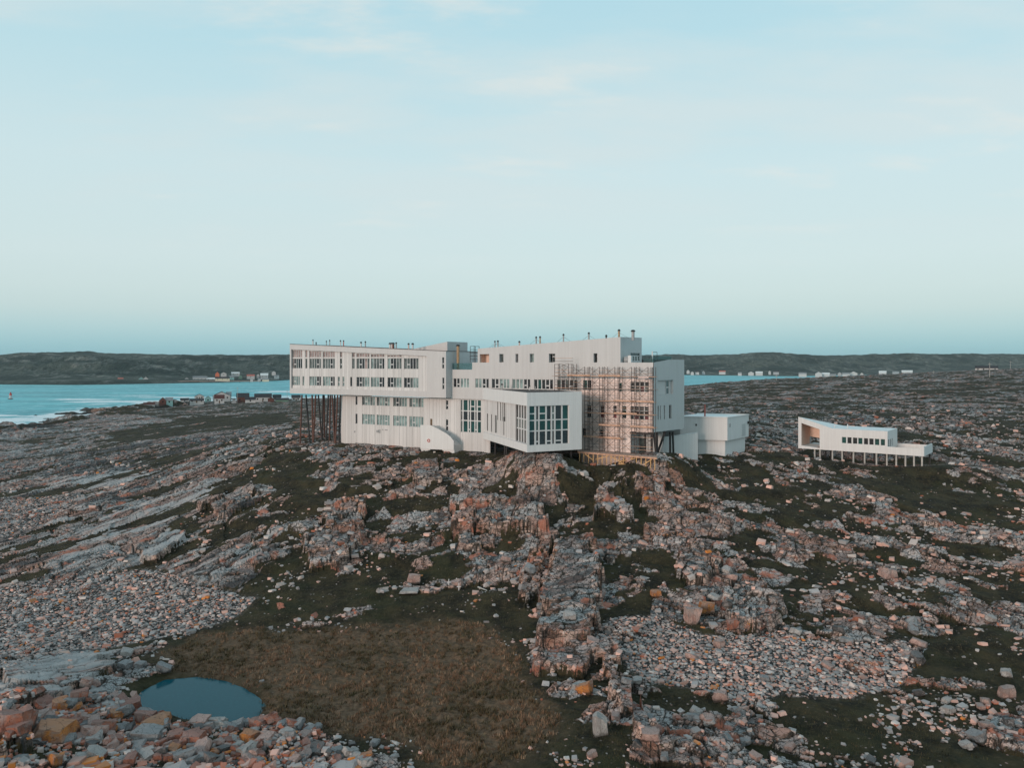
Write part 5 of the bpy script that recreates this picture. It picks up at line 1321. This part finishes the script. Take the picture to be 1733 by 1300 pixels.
nh = [
 (270, 281, 673, 684, 610, 'house_brown', 'shingle_grey', 'dark weathered shed standing apart at the left end of the near houses', True, 1, 'shed'),
 (281, 292, 673.5, 684, 612, 'house_teal', 'shingle_grey', 'teal walled outbuilding joined to the dark shed at the left end', False, 1, 'outbuilding'),
 (244, 261, 682, 688, 600, 'house_grey', 'shingle_brown', 'tiny low grey hut on the shore, leftmost of the near buildings', False, 0, 'hut'),
 (306, 319, 674.5, 681, 640, 'house_white', 'shingle_dark', 'small white cottage with dark roof, first white one from the left', False, 1, 'house'),
 (322, 344, 675.5, 681.5, 628, 'house_white', 'shingle_dark', 'long low white boathouse in front of a white gabled house', False, 3, 'boathouse'),
 (330, 345, 667.5, 676, 650, 'house_white', 'shingle_dark', 'white gabled house behind the long low white boathouse', True, 2, 'house'),
 (347, 357, 670.5, 681, 646, 'house_teal', 'shingle_grey', 'narrow pale teal cottage left of the house with the brown roof', True, 1, 'house'),
 (361, 389, 663.5, 678, 665, 'house_white', 'shingle_dark', 'tallest white house of the near point, behind the brown roofed one', True, 3, 'house'),
 (363.5, 379, 669, 682, 630, 'house_white', 'shingle_brown', 'white house with a big dark brown roof', False, 2, 'house'),
 (383, 391, 664, 679, 672, 'house_teal', 'shingle_grey', 'teal annex standing against the right side of the tallest white house', False, 1, 'annex'),
 (392, 400, 676.5, 682, 632, 'house_grey', 'shingle_grey', 'little grey shed between the brown roofed and the red brown house', True, 0, 'shed'),
 (401, 421, 666, 681.5, 640, 'house_brown', 'shingle_dark', 'dark red brown two storey house among the white ones', False, 2, 'house'),
 (415.5, 432, 672.5, 682, 625, 'house_white', 'shingle_dark', 'low white shed right in front of the red brown house', False, 1, 'shed'),
 (431.5, 459, 667, 680, 642, 'house_white', 'shingle_dark', 'broad white house with long dark roof right of the red brown house', False, 3, 'house'),
 (453.5, 463.5, 672.5, 680.5, 628, 'house_brown', 'shingle_brown', 'small brown shed in front of the broad white house', True, 0, 'shed'),
 (462, 475.5, 668.5, 678, 655, 'house_white', 'shingle_dark', 'white cottage with dark roof behind the long dark store', False, 2, 'house'),
 (467, 488, 674.5, 679.5, 630, 'house_green', 'shingle_dark', 'long low dark green store near the hotel stilts', False, 0, 'store'),
 (494, 508, 669, 679, 640, 'house_white', 'shingle_dark', 'white house half seen behind the left end of the hotel', False, 2, 'house')]
for x0, x1, yt, yb, D, wl, rf, lb, gb, wn, ct in nh:
    house(x0, x1, yt, yb, D, wl, rf, lb, NEAR, gb, name={'house': 'house'}.get(ct, ct), wins=wn, cat=ct, door=wn > 1)
FAR1 = 'houses on the far shore across the bay'
fh = [
 (327, 350, 637, 644.2, 1420, 'house_white', 'shingle_grey', 'long white fish plant on the far shore, left half', False, 4, 'fish plant'),
 (350, 363.5, 639.5, 644.2, 1425, 'house_white', 'shingle_white', 'lower white wing of the far fish plant', False, 2, 'warehouse'),
 (365, 388, 638, 644.2, 1415, 'house_cream', 'shingle_dark', 'long cream warehouse on the far shore beside the orange gable', False, 3, 'warehouse'),
 (364.5, 371, 629.5, 638, 1500, 'house_orange', 'shingle_red', 'tall bright orange gabled house on the far shore', True, 0, 'house'),
 (374, 383, 630, 636, 1540, 'house_white', 'shingle_grey', 'white house uphill right of the orange gable', True, 1, 'house'),
 (392, 405, 630, 635, 1560, 'house_white', 'shingle_white', 'wide white bungalow uphill behind the cream warehouse', False, 2, 'house'),
 (388, 396, 636, 642, 1450, 'house_teal', 'shingle_grey', 'pale teal house next to the cream warehouse', False, 1, 'house'),
 (404, 410, 635, 641, 1470, 'house_green', 'shingle_dark', 'dark green house midway along the far village', True, 0, 'house'),
 (418, 430.5, 634, 640, 1480, 'house_white', 'shingle_red', 'white house under a red roof on the far shore', False, 1, 'house'),
 (434.5, 439, 633, 638, 1500, 'house_white', 'shingle_grey', 'small white gabled house left of the blue grey one', True, 0, 'house'),
 (441, 453.5, 632, 640, 1490, 'house_grey', 'shingle_white', 'big blue grey house near the right end of the far village', False, 2, 'house'),
 (460, 466.5, 628.3, 633, 1600, 'house_white', 'shingle_white', 'small white house highest up on the far slope', True, 0, 'house'),
 (464, 472, 635, 639, 1520, 'house_white', 'shingle_grey', 'white cottage at the right end of the far village', False, 1, 'house'),
 (423.5, 428, 641, 644.5, 1430, 'house_white', 'shingle_grey', 'white boat shed by the water below the red roof', True, 0, 'shed'),
 (436, 441, 640.5, 644, 1440, 'house_white', 'shingle_dark', 'white boat shed by the water below the blue grey house', True, 0, 'shed'),
 (444, 455, 641.5, 644, 1445, 'house_cream', 'shingle_grey', 'low cream shed on the wharf at the far village', False, 0, 'shed'),
 (235, 243, 638.5, 645.5, 1390, 'house_teal', 'shingle_grey', 'teal gabled house alone on the far shore', True, 1, 'house'),
 (243, 250.5, 638, 645.5, 1392, 'house_white', 'shingle_grey', 'white house beside the lone teal gable on the far shore', True, 1, 'house'),
 (200, 208, 639.5, 644, 1400, 'house_red', 'shingle_red', 'small red house on the far shore left of the teal gable', False, 0, 'house'),
 (127, 139.5, 644, 648, 1375, 'house_red', 'shingle_red', 'long low red stage on the far shore, leftmost building', False, 0, 'fishing stage'),
 (313, 319, 639, 643.5, 1425, 'house_grey', 'shingle_grey', 'little grey house just left of the fish plant', True, 0, 'house')]
for x0, x1, yt, yb, D, wl, rf, lb, gb, wn, ct in fh:
    house(x0, x1, yt, yb, D, wl, rf, lb, FAR1, gb, name=ct.replace(' ', '_'), wins=wn, cat=ct)
FAR2 = 'houses round the harbour right of the hotel'
gh = [
 (1162, 1167, 626, 631, 2080, 'house_white', 'shingle_grey', 'white gabled house right beside the hotel end wall, uphill', True),
 (1169, 1174, 629, 633, 2050, 'house_white', 'shingle_grey', 'second white house from the hotel end wall at the waterside', True),
 (1176.5, 1183, 628, 632.5, 2060, 'house_white', 'shingle_dark', 'third white house from the hotel end wall', False),
 (1188, 1193, 628, 632, 2080, 'house_grey', 'shingle_dark', 'grey house left of the red roof by the harbour', True),
 (1217, 1227.5, 627.5, 632, 2070, 'house_white', 'shingle_red', 'house with bright red roof by the harbour', False),
 (1249, 1255, 630, 634, 2000, 'house_white', 'shingle_grey', 'lone white shed by the water right of the red roof', False),
 (1266.5, 1275.5, 629, 634, 1990, 'house_white', 'shingle_grey', 'white house left of the wide white one across the harbour', True),
 (1279, 1290.5, 629, 634, 1990, 'house_white', 'shingle_white', 'wide white house in the middle of the harbour front', False),
 (1300.5, 1304.5, 627.5, 632.5, 2020, 'house_white', 'shingle_grey', 'narrow white house right of the wide white one', True),
 (1309, 1318, 627.5, 632.5, 2020, 'house_grey', 'shingle_dark', 'dark grey house across the harbour', False),
 (1352, 1364.5, 630.5, 636, 1820, 'house_white', 'shingle_grey', 'white house at the left of the wharf settlement', False),
 (1380, 1391, 629.5, 636.5, 1800, 'house_white', 'shingle_grey', 'white gabled house above the dark wharf', True),
 (1391, 1403.5, 631, 636.5, 1805, 'house_white', 'shingle_white', 'low white store joined to the gabled house above the wharf', False),
 (1405, 1414.5, 633, 642, 1500, 'house_yellow', 'shingle_grey', 'yellow house at the end of the wharf', False),
 (1418, 1424, 630, 635.5, 1820, 'house_grey', 'shingle_grey', 'small grey house right of the yellow one', True),
 (1426, 1438, 631, 636.5, 1800, 'house_white', 'shingle_grey', 'white house second right of the yellow one', False),
 (1438.5, 1450.5, 629, 636, 1810, 'house_white', 'shingle_white', 'tall white gabled house right of the yellow one', True),
 (1456, 1461, 631, 636, 1820, 'house_white', 'shingle_dark', 'small white shed right of the tall white gable', True),
 (1488, 1499.5, 628, 634.5, 1780, 'house_white', 'shingle_white', 'white bungalow alone between the wharf settlement and the hill', False),
 (1511, 1521, 628.5, 632, 1850, 'house_grey', 'shingle_grey', 'low grey building left of the long white one at the hill foot', False),
 (1527, 1543.5, 627, 632, 1850, 'house_white', 'shingle_white', 'long low white building, last before the dark hill', False),
 (1653, 1686, 619.5, 628, 690, 'house_white', 'shingle_dark', 'long white building with dark roof on the hill at the right edge', False)]
for x0, x1, yt, yb, D, wl, rf, lb, gb in gh:
    house(x0, x1, yt, yb, D, wl, rf, lb, FAR2, gb, name='house', wins=4 if D < 1000 else 0)
# far wharves
def wharf(x0, x1, yt, yb, D, m, label):
    r = thing('wharf', label, 'wharf', ((x0 + x1) / 2 / F * D - CX / F * D, D, 0), 'wharves')
    W = (x1 - x0) / F * D; h_ = CZ - (yt - HY) / F * D
    link('deck', MB().box(-W / 2, W / 2, 0, 9, h_ - .6, h_).mesh('deck', m), r)
    for k in range(9):
        xx = -W / 2 + W * k / 8
        link('post', MB().bar((xx, .2, -2), (xx, .2, h_ - .3), .3, 6).mesh('post', 'steel_dark'), r)
wharf(300, 440, 645, 648, 1370, 'plank_grey', 'long low wharf along the far shore village')
wharf(1336, 1397, 641, 645, 1560, 'roof_dark', 'dark wharf reaching into the harbour beside the yellow house')
# beacon on a rock in the bay
D = 765.0; bx = (18 - CX) / F * D
bea = thing('beacon', 'small red and white beacon tower on a rock in the bay', 'beacon', (bx, D, 0.3))
link('tower', MB().bar((0, 0, .6), (0, 0, 3.4), 1.5, 10, 1.2).mesh('tower', 'house_white'), bea)
link('band', MB().bar((0, 0, 3.4), (0, 0, 5.2), 1.22, 10, 1.0).mesh('band', 'red_paint'), bea)
link('lantern', MB().bar((0, 0, 5.2), (0, 0, 6.6), .6, 8, .5).mesh('lantern', 'house_red'), bea)
sk = MB()
for k in range(14):
    a = 2 * math.pi * k / 14
    sk.v.append((3.6 * math.cos(a) * random.uniform(.7, 1.2), 2.6 * math.sin(a) * random.uniform(.7, 1.2), -1.2))
sk.v += [(.8 * math.cos(2 * math.pi * k / 6) * 1.8, .8 * math.sin(2 * math.pi * k / 6) * 1.6, random.uniform(.5, .9)) for k in range(6)] ; sk.v.append((0, 0, .8))
bmk = bmesh.new(); [bmk.verts.new(v) for v in sk.v]; bmesh.ops.convex_hull(bmk, input=bmk.verts[:]); mk = bpy.data.meshes.new('rock_base'); bmk.to_mesh(mk); bmk.free(); mk.materials.append(M['stone_dark'])
link('rock_base', mk, bea)
# utility poles
def pole(x, yt, yb, D, label):
    px_ = (x - CX) / F * D; zt = CZ - (yt - HY) / F * D
    r = thing('utility_pole', label, 'utility pole', (px_, D, CZ - (yb - HY) / F * D), 'utility poles')
    hh = zt - r.location.z
    link('shaft', MB().bar((0, 0, -2), (0, 0, hh), .16, 6, .11).mesh('shaft', 'driftwood'), r)
    link('crossarm', MB().box(-.9, .9, -.08, .08, hh - .9, hh - .7).mesh('crossarm', 'driftwood'), r)
pole(1675, 614, 640, 420, 'tall pole on the right hillside left of the long white hill building')
pole(1580, 628, 641, 520, 'short pole standing alone on the right hillside')
pole(1710, 611, 626, 660, 'pole on the dark hill at the right edge')
pole(1314, 634, 646, 500, 'thin pole on the headland by the harbour water')
pole(402, 655, 680, 636, 'pole behind the red brown house on the near point')
pole(486, 660, 679, 640, 'pole beside the dark green store near the hotel')

# ------------------------------------------------------------------ stones
def hull(seed, n, flat=1.0, jit=.30, rough=False):
    """angular block: a box with its corners knocked about and a few of them split off"""
    r_ = np.random.default_rng(seed)
    p = np.array([(x, y, z_) for x in (-.5, .5) for y in (-.5, .5) for z_ in (-.5, .5)], float)
    p *= 1 - r_.uniform(0, jit, p.shape) * 1.2
    ext = []
    for c_ in r_.choice(8, n, replace=False):
        for ax in range(3):
            q_ = p[c_].copy(); q_[ax] *= r_.uniform(.15, .6); q_[(ax + 1) % 3] *= r_.uniform(.95, 1.1); ext.append(q_)
        p[c_] *= .55
    p = np.vstack([p] + ([np.array(ext)] if ext else []))
    p[:, 2] *= flat
    p -= (p.max(0) + p.min(0)) / 2; p[:, :2] /= (p.max(0) - p.min(0))[:2]
    bm_ = bmesh.new()
    for q_ in p: bm_.verts.new(q_)
    bmesh.ops.convex_hull(bm_, input=bm_.verts[:])
    bmesh.ops.delete(bm_, geom=[v for v in bm_.verts if not v.link_faces], context='VERTS')
    if rough:
        bmesh.ops.triangulate(bm_, faces=bm_.faces[:])
        bmesh.ops.subdivide_edges(bm_, edges=[e_ for e_ in bm_.edges if e_.calc_length() > .28], cuts=1, use_grid_fill=True)
        bmesh.ops.triangulate(bm_, faces=bm_.faces[:])
        for v in bm_.verts: v.co += Vector(r_.normal(0, .028, 3))
    bmesh.ops.triangulate(bm_, faces=bm_.faces[:])
    bm_.verts.index_update()
    V = np.array([v.co[:] for v in bm_.verts]); Fc = np.array([[v.index for v in f.verts] for f in bm_.faces])
    bm_.free()
    return V, Fc
TPL = [hull(900 + k, 1 if k % 3 == 0 else 0, random.uniform(.45, .95), .42) for k in range(14)]
BIG = [hull(700 + k, 2 + k % 2, random.uniform(.5, .9), .34, True) for k in range(12)]
N = 230000
sx = rng.uniform(-140, 1873, N); sl = rng.uniform(math.log(50), math.log(235), N)
sD = np.exp(sl); sX = (sx - CX) / F * sD
z, rock, cob, bog, wet, b1, b2, e, fore, band_ = land(sX, sD, True)
cl_n = fbm(sX / 5.0, sD / 5.0, 811, 4)
edge = 4 * rock * (1 - rock)
pr = .005 + .17 * sst(cl_n, .12, .45) * (1 - rock) + .035 * rock + .22 * edge
pr = pr * (1 - .8 * (sx < 450) * (sD > 88) * rock)
pr = pr * (1 - bog) * (1 - .75 * sst(sD, 150, 235))
pr = np.where(cob > .5, .72, pr); pr = np.where(fore > .5, np.maximum(pr, .40), pr)
pr = pr * (1 - .85 * sst(np.maximum(look(ZSLAB, sX, sD), look(ZPALE, sX, sD)), -.3, .5))
pond = look(ZPOND, sX, sD); pr = np.where(pond > .3, 0, pr)
hot = np.zeros(N, bool)
for fac_, d0, d1_ in ((A, -.5, 14), (S, -.3, 8.5), (DL, -.5, 10), (NB, -.5, 9)):
    rx, ry = sX - fac_.o.x, sD - fac_.o.y
    uu, dd = rx * fac_.d.x + ry * fac_.d.y, rx * fac_.m.x + ry * fac_.m.y
    hot |= (uu > -1) & (uu < fac_.L + 1) & (dd > d0) & (dd < d1_)
keep = (rng.random(N) < pr) & (z > .5) & ~hot
ii = np.nonzero(keep)[0]
n = len(ii)
sz = np.exp(rng.normal(-1.42, .50, n))
sz = np.where(cob[ii] > .5, np.exp(rng.normal(-1.60, .42, n)), sz)
sz = np.where((fore[ii] > .5), np.exp(rng.normal(-1.10, .55, n)), sz)
sz = np.where((rock[ii] > .5) & (cob[ii] < .5) & (fore[ii] < .5), np.exp(rng.normal(-1.0, .55, n)), sz)
sz *= (sD[ii] / 85.0) ** .45
sz = np.clip(sz, .10, np.where(fore[ii] > .5, 1.5, 1.0))
# stone colours by place
pal_names = list(STONES)
PAL = np.array([STONES[k][0] for k in pal_names]) * np.array([[1.0, .92, .89]])
wts = np.array([[.36, .36, .16, .04, .015, .065]] * n)
wts[fore[ii] > .5] = [.24, .24, .10, .29, .06, .07]
wts[(cob[ii] > .5) & (sx[ii] < 700)] = [.50, .22, .13, .06, .02, .07]
wts[(cob[ii] > .5) & (sx[ii] > 700)] = [.30, .38, .24, .03, .02, .03]
cum = np.cumsum(wts / wts.sum(1)[:, None], 1)
ci = (rng.random(n)[:, None] > cum).sum(1).clip(0, 5)
pxs = sz * F / sD[ii]
inview = (sx[ii] > 5) & (sx[ii] < 1728) & (HY + F * (CZ - z[ii]) / sD[ii] < 1295)
order = np.argsort(-np.where(inview, pxs, 0))
big_i = set(order[:286].tolist())
def region(x, y):
    if x < 640 and y > 1195: return ('in the rubble below the pond', 'boulders in front of the pond') if x < 460 else ('below the brown bog', 'boulders below the bog')
    if x < 450 and y > 960: return ('in the hollow left of the bog', 'boulders left of the bog')
    if x < 480: return ('on the bare beds at the left', 'boulders on the left beds')
    if 1000 < x < 1560 and 1030 < y < 1195: return ('in the right stone field', 'boulders in the right stone field')
    if x > 1000 and y >= 1195: return ('in the heath at lower right', 'boulders at the lower right')
    if x > 1560: return ('on the far right slope', 'boulders on the right slope')
    if x >= 1180: return ('below the white box annex', 'boulders below the annex')
    if x >= 880: return ('on the slope below the scaffolding', 'boulders round the spine')
    return ('on the slope below the stair', 'boulders below the hotel')
bm_cache = {}
def boulder_mesh(k, col):
    if (k, col) not in bm_cache:
        V, Fc = BIG[k]
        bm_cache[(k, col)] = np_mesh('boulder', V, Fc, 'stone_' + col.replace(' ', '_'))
    return bm_cache[(k, col)]
ORD = ['first', 'second', 'third', 'fourth', 'fifth', 'sixth', 'seventh', 'eighth', 'ninth', 'tenth', 'eleventh', 'twelfth', 'thirteenth', 'fourteenth', 'fifteenth', 'sixteenth', 'seventeenth', 'eighteenth', 'nineteenth', 'twentieth', 'twenty-first', 'twenty-second', 'twenty-third', 'twenty-fourth', 'twenty-fifth', 'twenty-sixth', 'twenty-seventh', 'twenty-eighth', 'twenty-ninth', 'thirtieth']
byg = {}
for i in sorted(big_i):
    j = ii[i]; col = pal_names[ci[i]]
    ph, grp = region(sx[j], HY + F * (CZ - z[j]) / sD[j])
    byg.setdefault((col, ph, grp), []).append(i)
for (col, ph, grp), mem in byg.items():
    mem.sort(key=lambda i: sx[ii[i]])
    top = sorted(mem, key=lambda i: -pxs[i])[0]
    for k_, i in enumerate(mem):
        j = ii[i]; s = sz[i] * 1.12
        if len(mem) == 1: lb = f'only {col} angular boulder {ph}'
        elif i == top: lb = f'largest {col} angular boulder {ph}'
        elif k_ < 30: lb = f'{col} boulder {ph}, {ORD[k_]} from left of its colour'
        else: lb = f'{col} boulder {ph}, {ORD[min(29, len(mem) - 1 - k_)]} from right of its colour'
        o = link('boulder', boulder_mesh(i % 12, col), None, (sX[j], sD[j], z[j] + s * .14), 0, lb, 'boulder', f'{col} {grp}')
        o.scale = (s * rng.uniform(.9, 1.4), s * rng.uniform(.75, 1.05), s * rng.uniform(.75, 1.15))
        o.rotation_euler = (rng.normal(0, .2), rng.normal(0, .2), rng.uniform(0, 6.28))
def scatter(idx, name, label):
    VV, FF, CC = [], [], []; off = 0
    tk = idx % len(TPL)
    for k in range(len(TPL)):
        q = idx[tk == k]
        if not len(q): continue
        V, Fc = TPL[k]; m_ = len(q); j = ii[q]
        s = sz[q]
        S3 = np.stack([s * rng.uniform(.85, 1.45, m_), s * rng.uniform(.75, 1.1, m_), s * rng.uniform(.6, 1.15, m_)], 1)
        P = V[None] * S3[:, None]
        az = rng.uniform(0, 6.283, m_); tx = rng.normal(0, .3, m_)
        P = np.stack([P[..., 0], P[..., 1] * np.cos(tx)[:, None] - P[..., 2] * np.sin(tx)[:, None], P[..., 1] * np.sin(tx)[:, None] + P[..., 2] * np.cos(tx)[:, None]], -1)
        ca, sa = np.cos(az)[:, None], np.sin(az)[:, None]
        P = np.stack([P[..., 0] * ca - P[..., 1] * sa, P[..., 0] * sa + P[..., 1] * ca, P[..., 2]], -1)
        P += np.stack([sX[j], sD[j], z[j] + s * .10], 1)[:, None]
        VV.append(P.reshape(-1, 3)); FF.append((Fc[None] + (np.arange(m_) * len(V))[:, None, None] + off).reshape(-1, 3)); off += m_ * len(V)
        c = PAL[ci[q]] * rng.uniform(.65, 1.25, m_)[:, None]
        CC.append(np.repeat(np.concatenate([c, np.ones((m_, 1))], 1), len(V), 0))
    V = np.concatenate(VV); Fc = np.concatenate(FF)
    me = np_mesh(name, V, Fc, 'loose_stone', False, (('tint', np.concatenate(CC)),))
    link(name, me, None, (0, 0, 0), 0, label, 'stones', None, 'stuff')
rest = np.array([i for i in range(n) if i not in big_i])
rc_ = cob[ii[rest]] > .5
scatter(rest[rc_], 'cobbles', 'grey and pink cobbles filling the stony hollows')
scatter(rest[~rc_], 'scree', 'loose angular stones strewn over the rocky slopes')
print('STONES', n, 'tris', n * 17)
# boulders that stand out in the picture
def special(x, y, w, h, col, k, label, rot=0.0, dp=.8, tilt=(0, 0)):
    p = spot(x, y)
    s = w / F * p[1]; hh = h / F * p[1]
    zz_ = landz(*p)
    o = link('boulder', boulder_mesh(k, col), None, (p[0], p[1], zz_ + hh * .28), 0, label, 'boulder')
    o.scale = (s, s * dp, hh * 1.25); o.rotation_euler = (tilt[0], tilt[1], rot)
special(90, 1245, 66, 34, 'orange', 2, 'big orange stained boulder at the lower left corner of the rubble', .1, .9)
special(22, 1250, 60, 50, 'rust red', 5, 'huge rust red block at the left edge below the pale beds', .2, .9)
special(275, 1222, 26, 20, 'orange', 7, 'small bright orange boulder just below the pond', .3)
special(104, 1208, 36, 26, 'orange', 1, 'orange block under the pale layered rock left of the pond', .15)
special(135, 1205, 28, 26, 'rust red', 8, 'rust red block beside the orange one left of the pond', .5)
special(328, 1264, 42, 28, 'rust red', 3, 'dark red block in the middle of the rubble below the pond', -.1)
special(296, 1258, 30, 30, 'rust red', 6, 'red block touching the dark red one below the pond', .4)
special(1195, 1035, 24, 22, 'orange', 4, 'bright orange boulder in the gap above the right stone field', .2)
special(1172, 1050, 26, 36, 'pink', 9, 'tall pink boulder left of the bright orange one', .1)
special(1240, 1068, 20, 24, 'rust red', 10, 'rust red block at the top edge of the right stone field', .1)
special(1017, 1248, 28, 46, 'pale', 11, 'tall pale grey block standing in the moss at the bottom centre', .1, .6)
special(985, 1168, 34, 22, 'pale', 0, 'pale slab with pink underside below the rock spine', -.1, .8)
special(1502, 975, 28, 22, 'pink', 2, 'pink cracked boulder on the right slope in the heath', .3)
special(1190, 735, 12, 16, 'grey', 5, 'grey slab leaning at the foot of the white ramp wall', .2, .5, (.3, .2))
special(1605, 1210, 22, 14, 'pale', 1, 'pale slab on dark heath at the right, lying apart', .5)
special(700, 978, 22, 18, 'pink', 4, 'pointed pink boulder in the moss below the slope', .2)
special(692, 1003, 32, 8, 'pale', 6, 'white flat slab lying in the moss above the bog', 0)
special(1702, 1180, 26, 24, 'pink', 8, 'pink boulder heap top at the right edge above the heath', .2)
special(1110, 1010, 18, 16, 'orange', 3, 'orange boulder on top of the right stone field', .2)

# ------------------------------------------------------------------ grass and heath
def blades(name, label, n_tuft, per, pick, hmin, hmax, spread, cols, cat):
    x = rng.uniform(-120, 1853, n_tuft); l = rng.uniform(math.log(52), math.log(150), n_tuft)
    D_ = np.exp(l); X_ = (x - CX) / F * D_
    zz_, rk_, cb_, bg_, *_r, fo_, _bd = land(X_, D_, True)
    pd_ = look(ZPOND, X_, D_)
    k = pick(rk_, cb_, bg_, fo_, X_, D_) & (pd_ < -.15)
    X_, D_, zz_ = X_[k], D_[k], zz_[k]; m_ = len(X_)
    ci_ = rng.integers(0, len(cols), m_); mot = fbm(X_ / 4.5, D_ / 4.5, 961, 3)
    X2 = np.repeat(X_, per) + rng.normal(0, spread, m_ * per); D2 = np.repeat(D_, per) + rng.normal(0, spread, m_ * per)
    Z2 = np.repeat(zz_, per); q = m_ * per
    h_ = rng.uniform(hmin, hmax, q); a = rng.uniform(0, 6.283, q); lean = rng.uniform(.2, 1.0, q) * h_
    wd = h_ * rng.uniform(.10, .2, q)
    b0 = np.stack([X2 - wd * np.sin(a), D2 + wd * np.cos(a), Z2 - .05], 1); b1_ = np.stack([X2 + wd * np.sin(a), D2 - wd * np.cos(a), Z2 - .05], 1)
    tp = np.stack([X2 + lean * np.cos(a), D2 + lean * np.sin(a), Z2 + h_], 1)
    V = np.stack([b0, b1_, tp], 1).reshape(-1, 3)
    c = np.array(cols)[np.repeat(ci_, per)] * rng.uniform(.6, 1.35, q)[:, None]
    gm = np.repeat(sst(mot, .0, -.35) if False else 1 - sst(mot, -.30, .10), per)[:, None]
    c = c * (1 - gm * np.array([[.50, .42, .48]]))
    c = np.repeat(np.concatenate([c, np.ones((q, 1))], 1), 3, 0)
    me = np_mesh(name, V, np.arange(len(V)).reshape(-1, 3), 'blades', False, (('tint', c),))
    link(name, me, None, (0, 0, 0), 0, label, cat, None, 'stuff')
    print(name, q)
blades('dry_grass', 'dry brown tussock grass covering the bog beside the pond', 60000, 12, lambda r_, c_, b_, f_, X_, D_: (b_ > .5) & (fbm(X_ / 1.1, D_ / 1.1, 951, 3) > -.22), .10, .30, .13,
       [(.27, .16, .10), (.20, .12, .072), (.32, .21, .135), (.085, .066, .033), (.23, .125, .075)], 'grass')
blades('heath', 'low dark heath and moss between the rocks', 60000, 4, lambda r_, c_, b_, f_, X_, D_: (b_ < .5) & (r_ < .3) & (c_ < .4) & (fbm(X_ / 2.4, D_ / 2.4, 957, 3) > -.1), .06, .18, .2,
       [(.045, .044, .018), (.030, .027, .015), (.080, .062, .032), (.060, .060, .024), (.105, .076, .042)], 'heath')
# white crosses and driftwood on the mound
def cross(x, y, s, label):
    p = spot(x, y); zg = landz(*p)
    r = thing('cross', label, 'cross', (p[0], p[1], zg), 'little crosses on the grassy mound')
    hh = s / F * p[1]
    link('upright', MB().box(-.05, .05, -.04, .04, -.3, hh + .3).mesh('upright', 'frame_white'), r)
    link('crossbar', MB().box(-hh * .32 - .06, hh * .32 + .06, -.05, .05, hh * .72, hh * .72 + .1).mesh('crossbar', 'frame_white'), r)
cross(759.5, 992, 6, 'small white cross at the left of three on the mound')
cross(772.5, 986, 6, 'small white cross standing highest on the mound')
cross(776.5, 997, 8, 'largest white cross in front on the mound')
def stick(x0, y0, x1, y1, label):
    a, b = spot(x0, y0), spot(x1, y1)
    za, zb_ = landz(*a) + .15, landz(*b) + .15
    o = link('driftwood_log', MB().bar((0, 0, 0), (b[0] - a[0], b[1] - a[1], zb_ - za), .09, 7, .06).mesh('driftwood_log', 'driftwood'), None, (a[0], a[1], za), 0, label, 'log', 'driftwood near the mound')
stick(728, 998, 738, 993, 'short bleached log left of the little crosses')
stick(809, 990, 824, 998, 'long bleached log right of the little crosses')

# ------------------------------------------------------------------ sea air
def haze():
    m = bpy.data.materials.new('haze'); m.use_nodes = True
    t = NT(m.node_tree); t.n.clear()
    v = t.node('ShaderNodeVolumePrincipled'); v.inputs['Color'].default_value = (0.80, 0.93, 0.96, 1); v.inputs['Density'].default_value = 0.000045; v.inputs['Anisotropy'].default_value = 0.0
    o_ = t.node('ShaderNodeOutputMaterial'); t.l.new(v.outputs[0], o_.inputs['Volume'])
    M['haze'] = m
    link('haze', MB().box(-4600, 4600, -60, 5400, -12, 95).mesh('haze', 'haze'), kind='stuff')
haze()
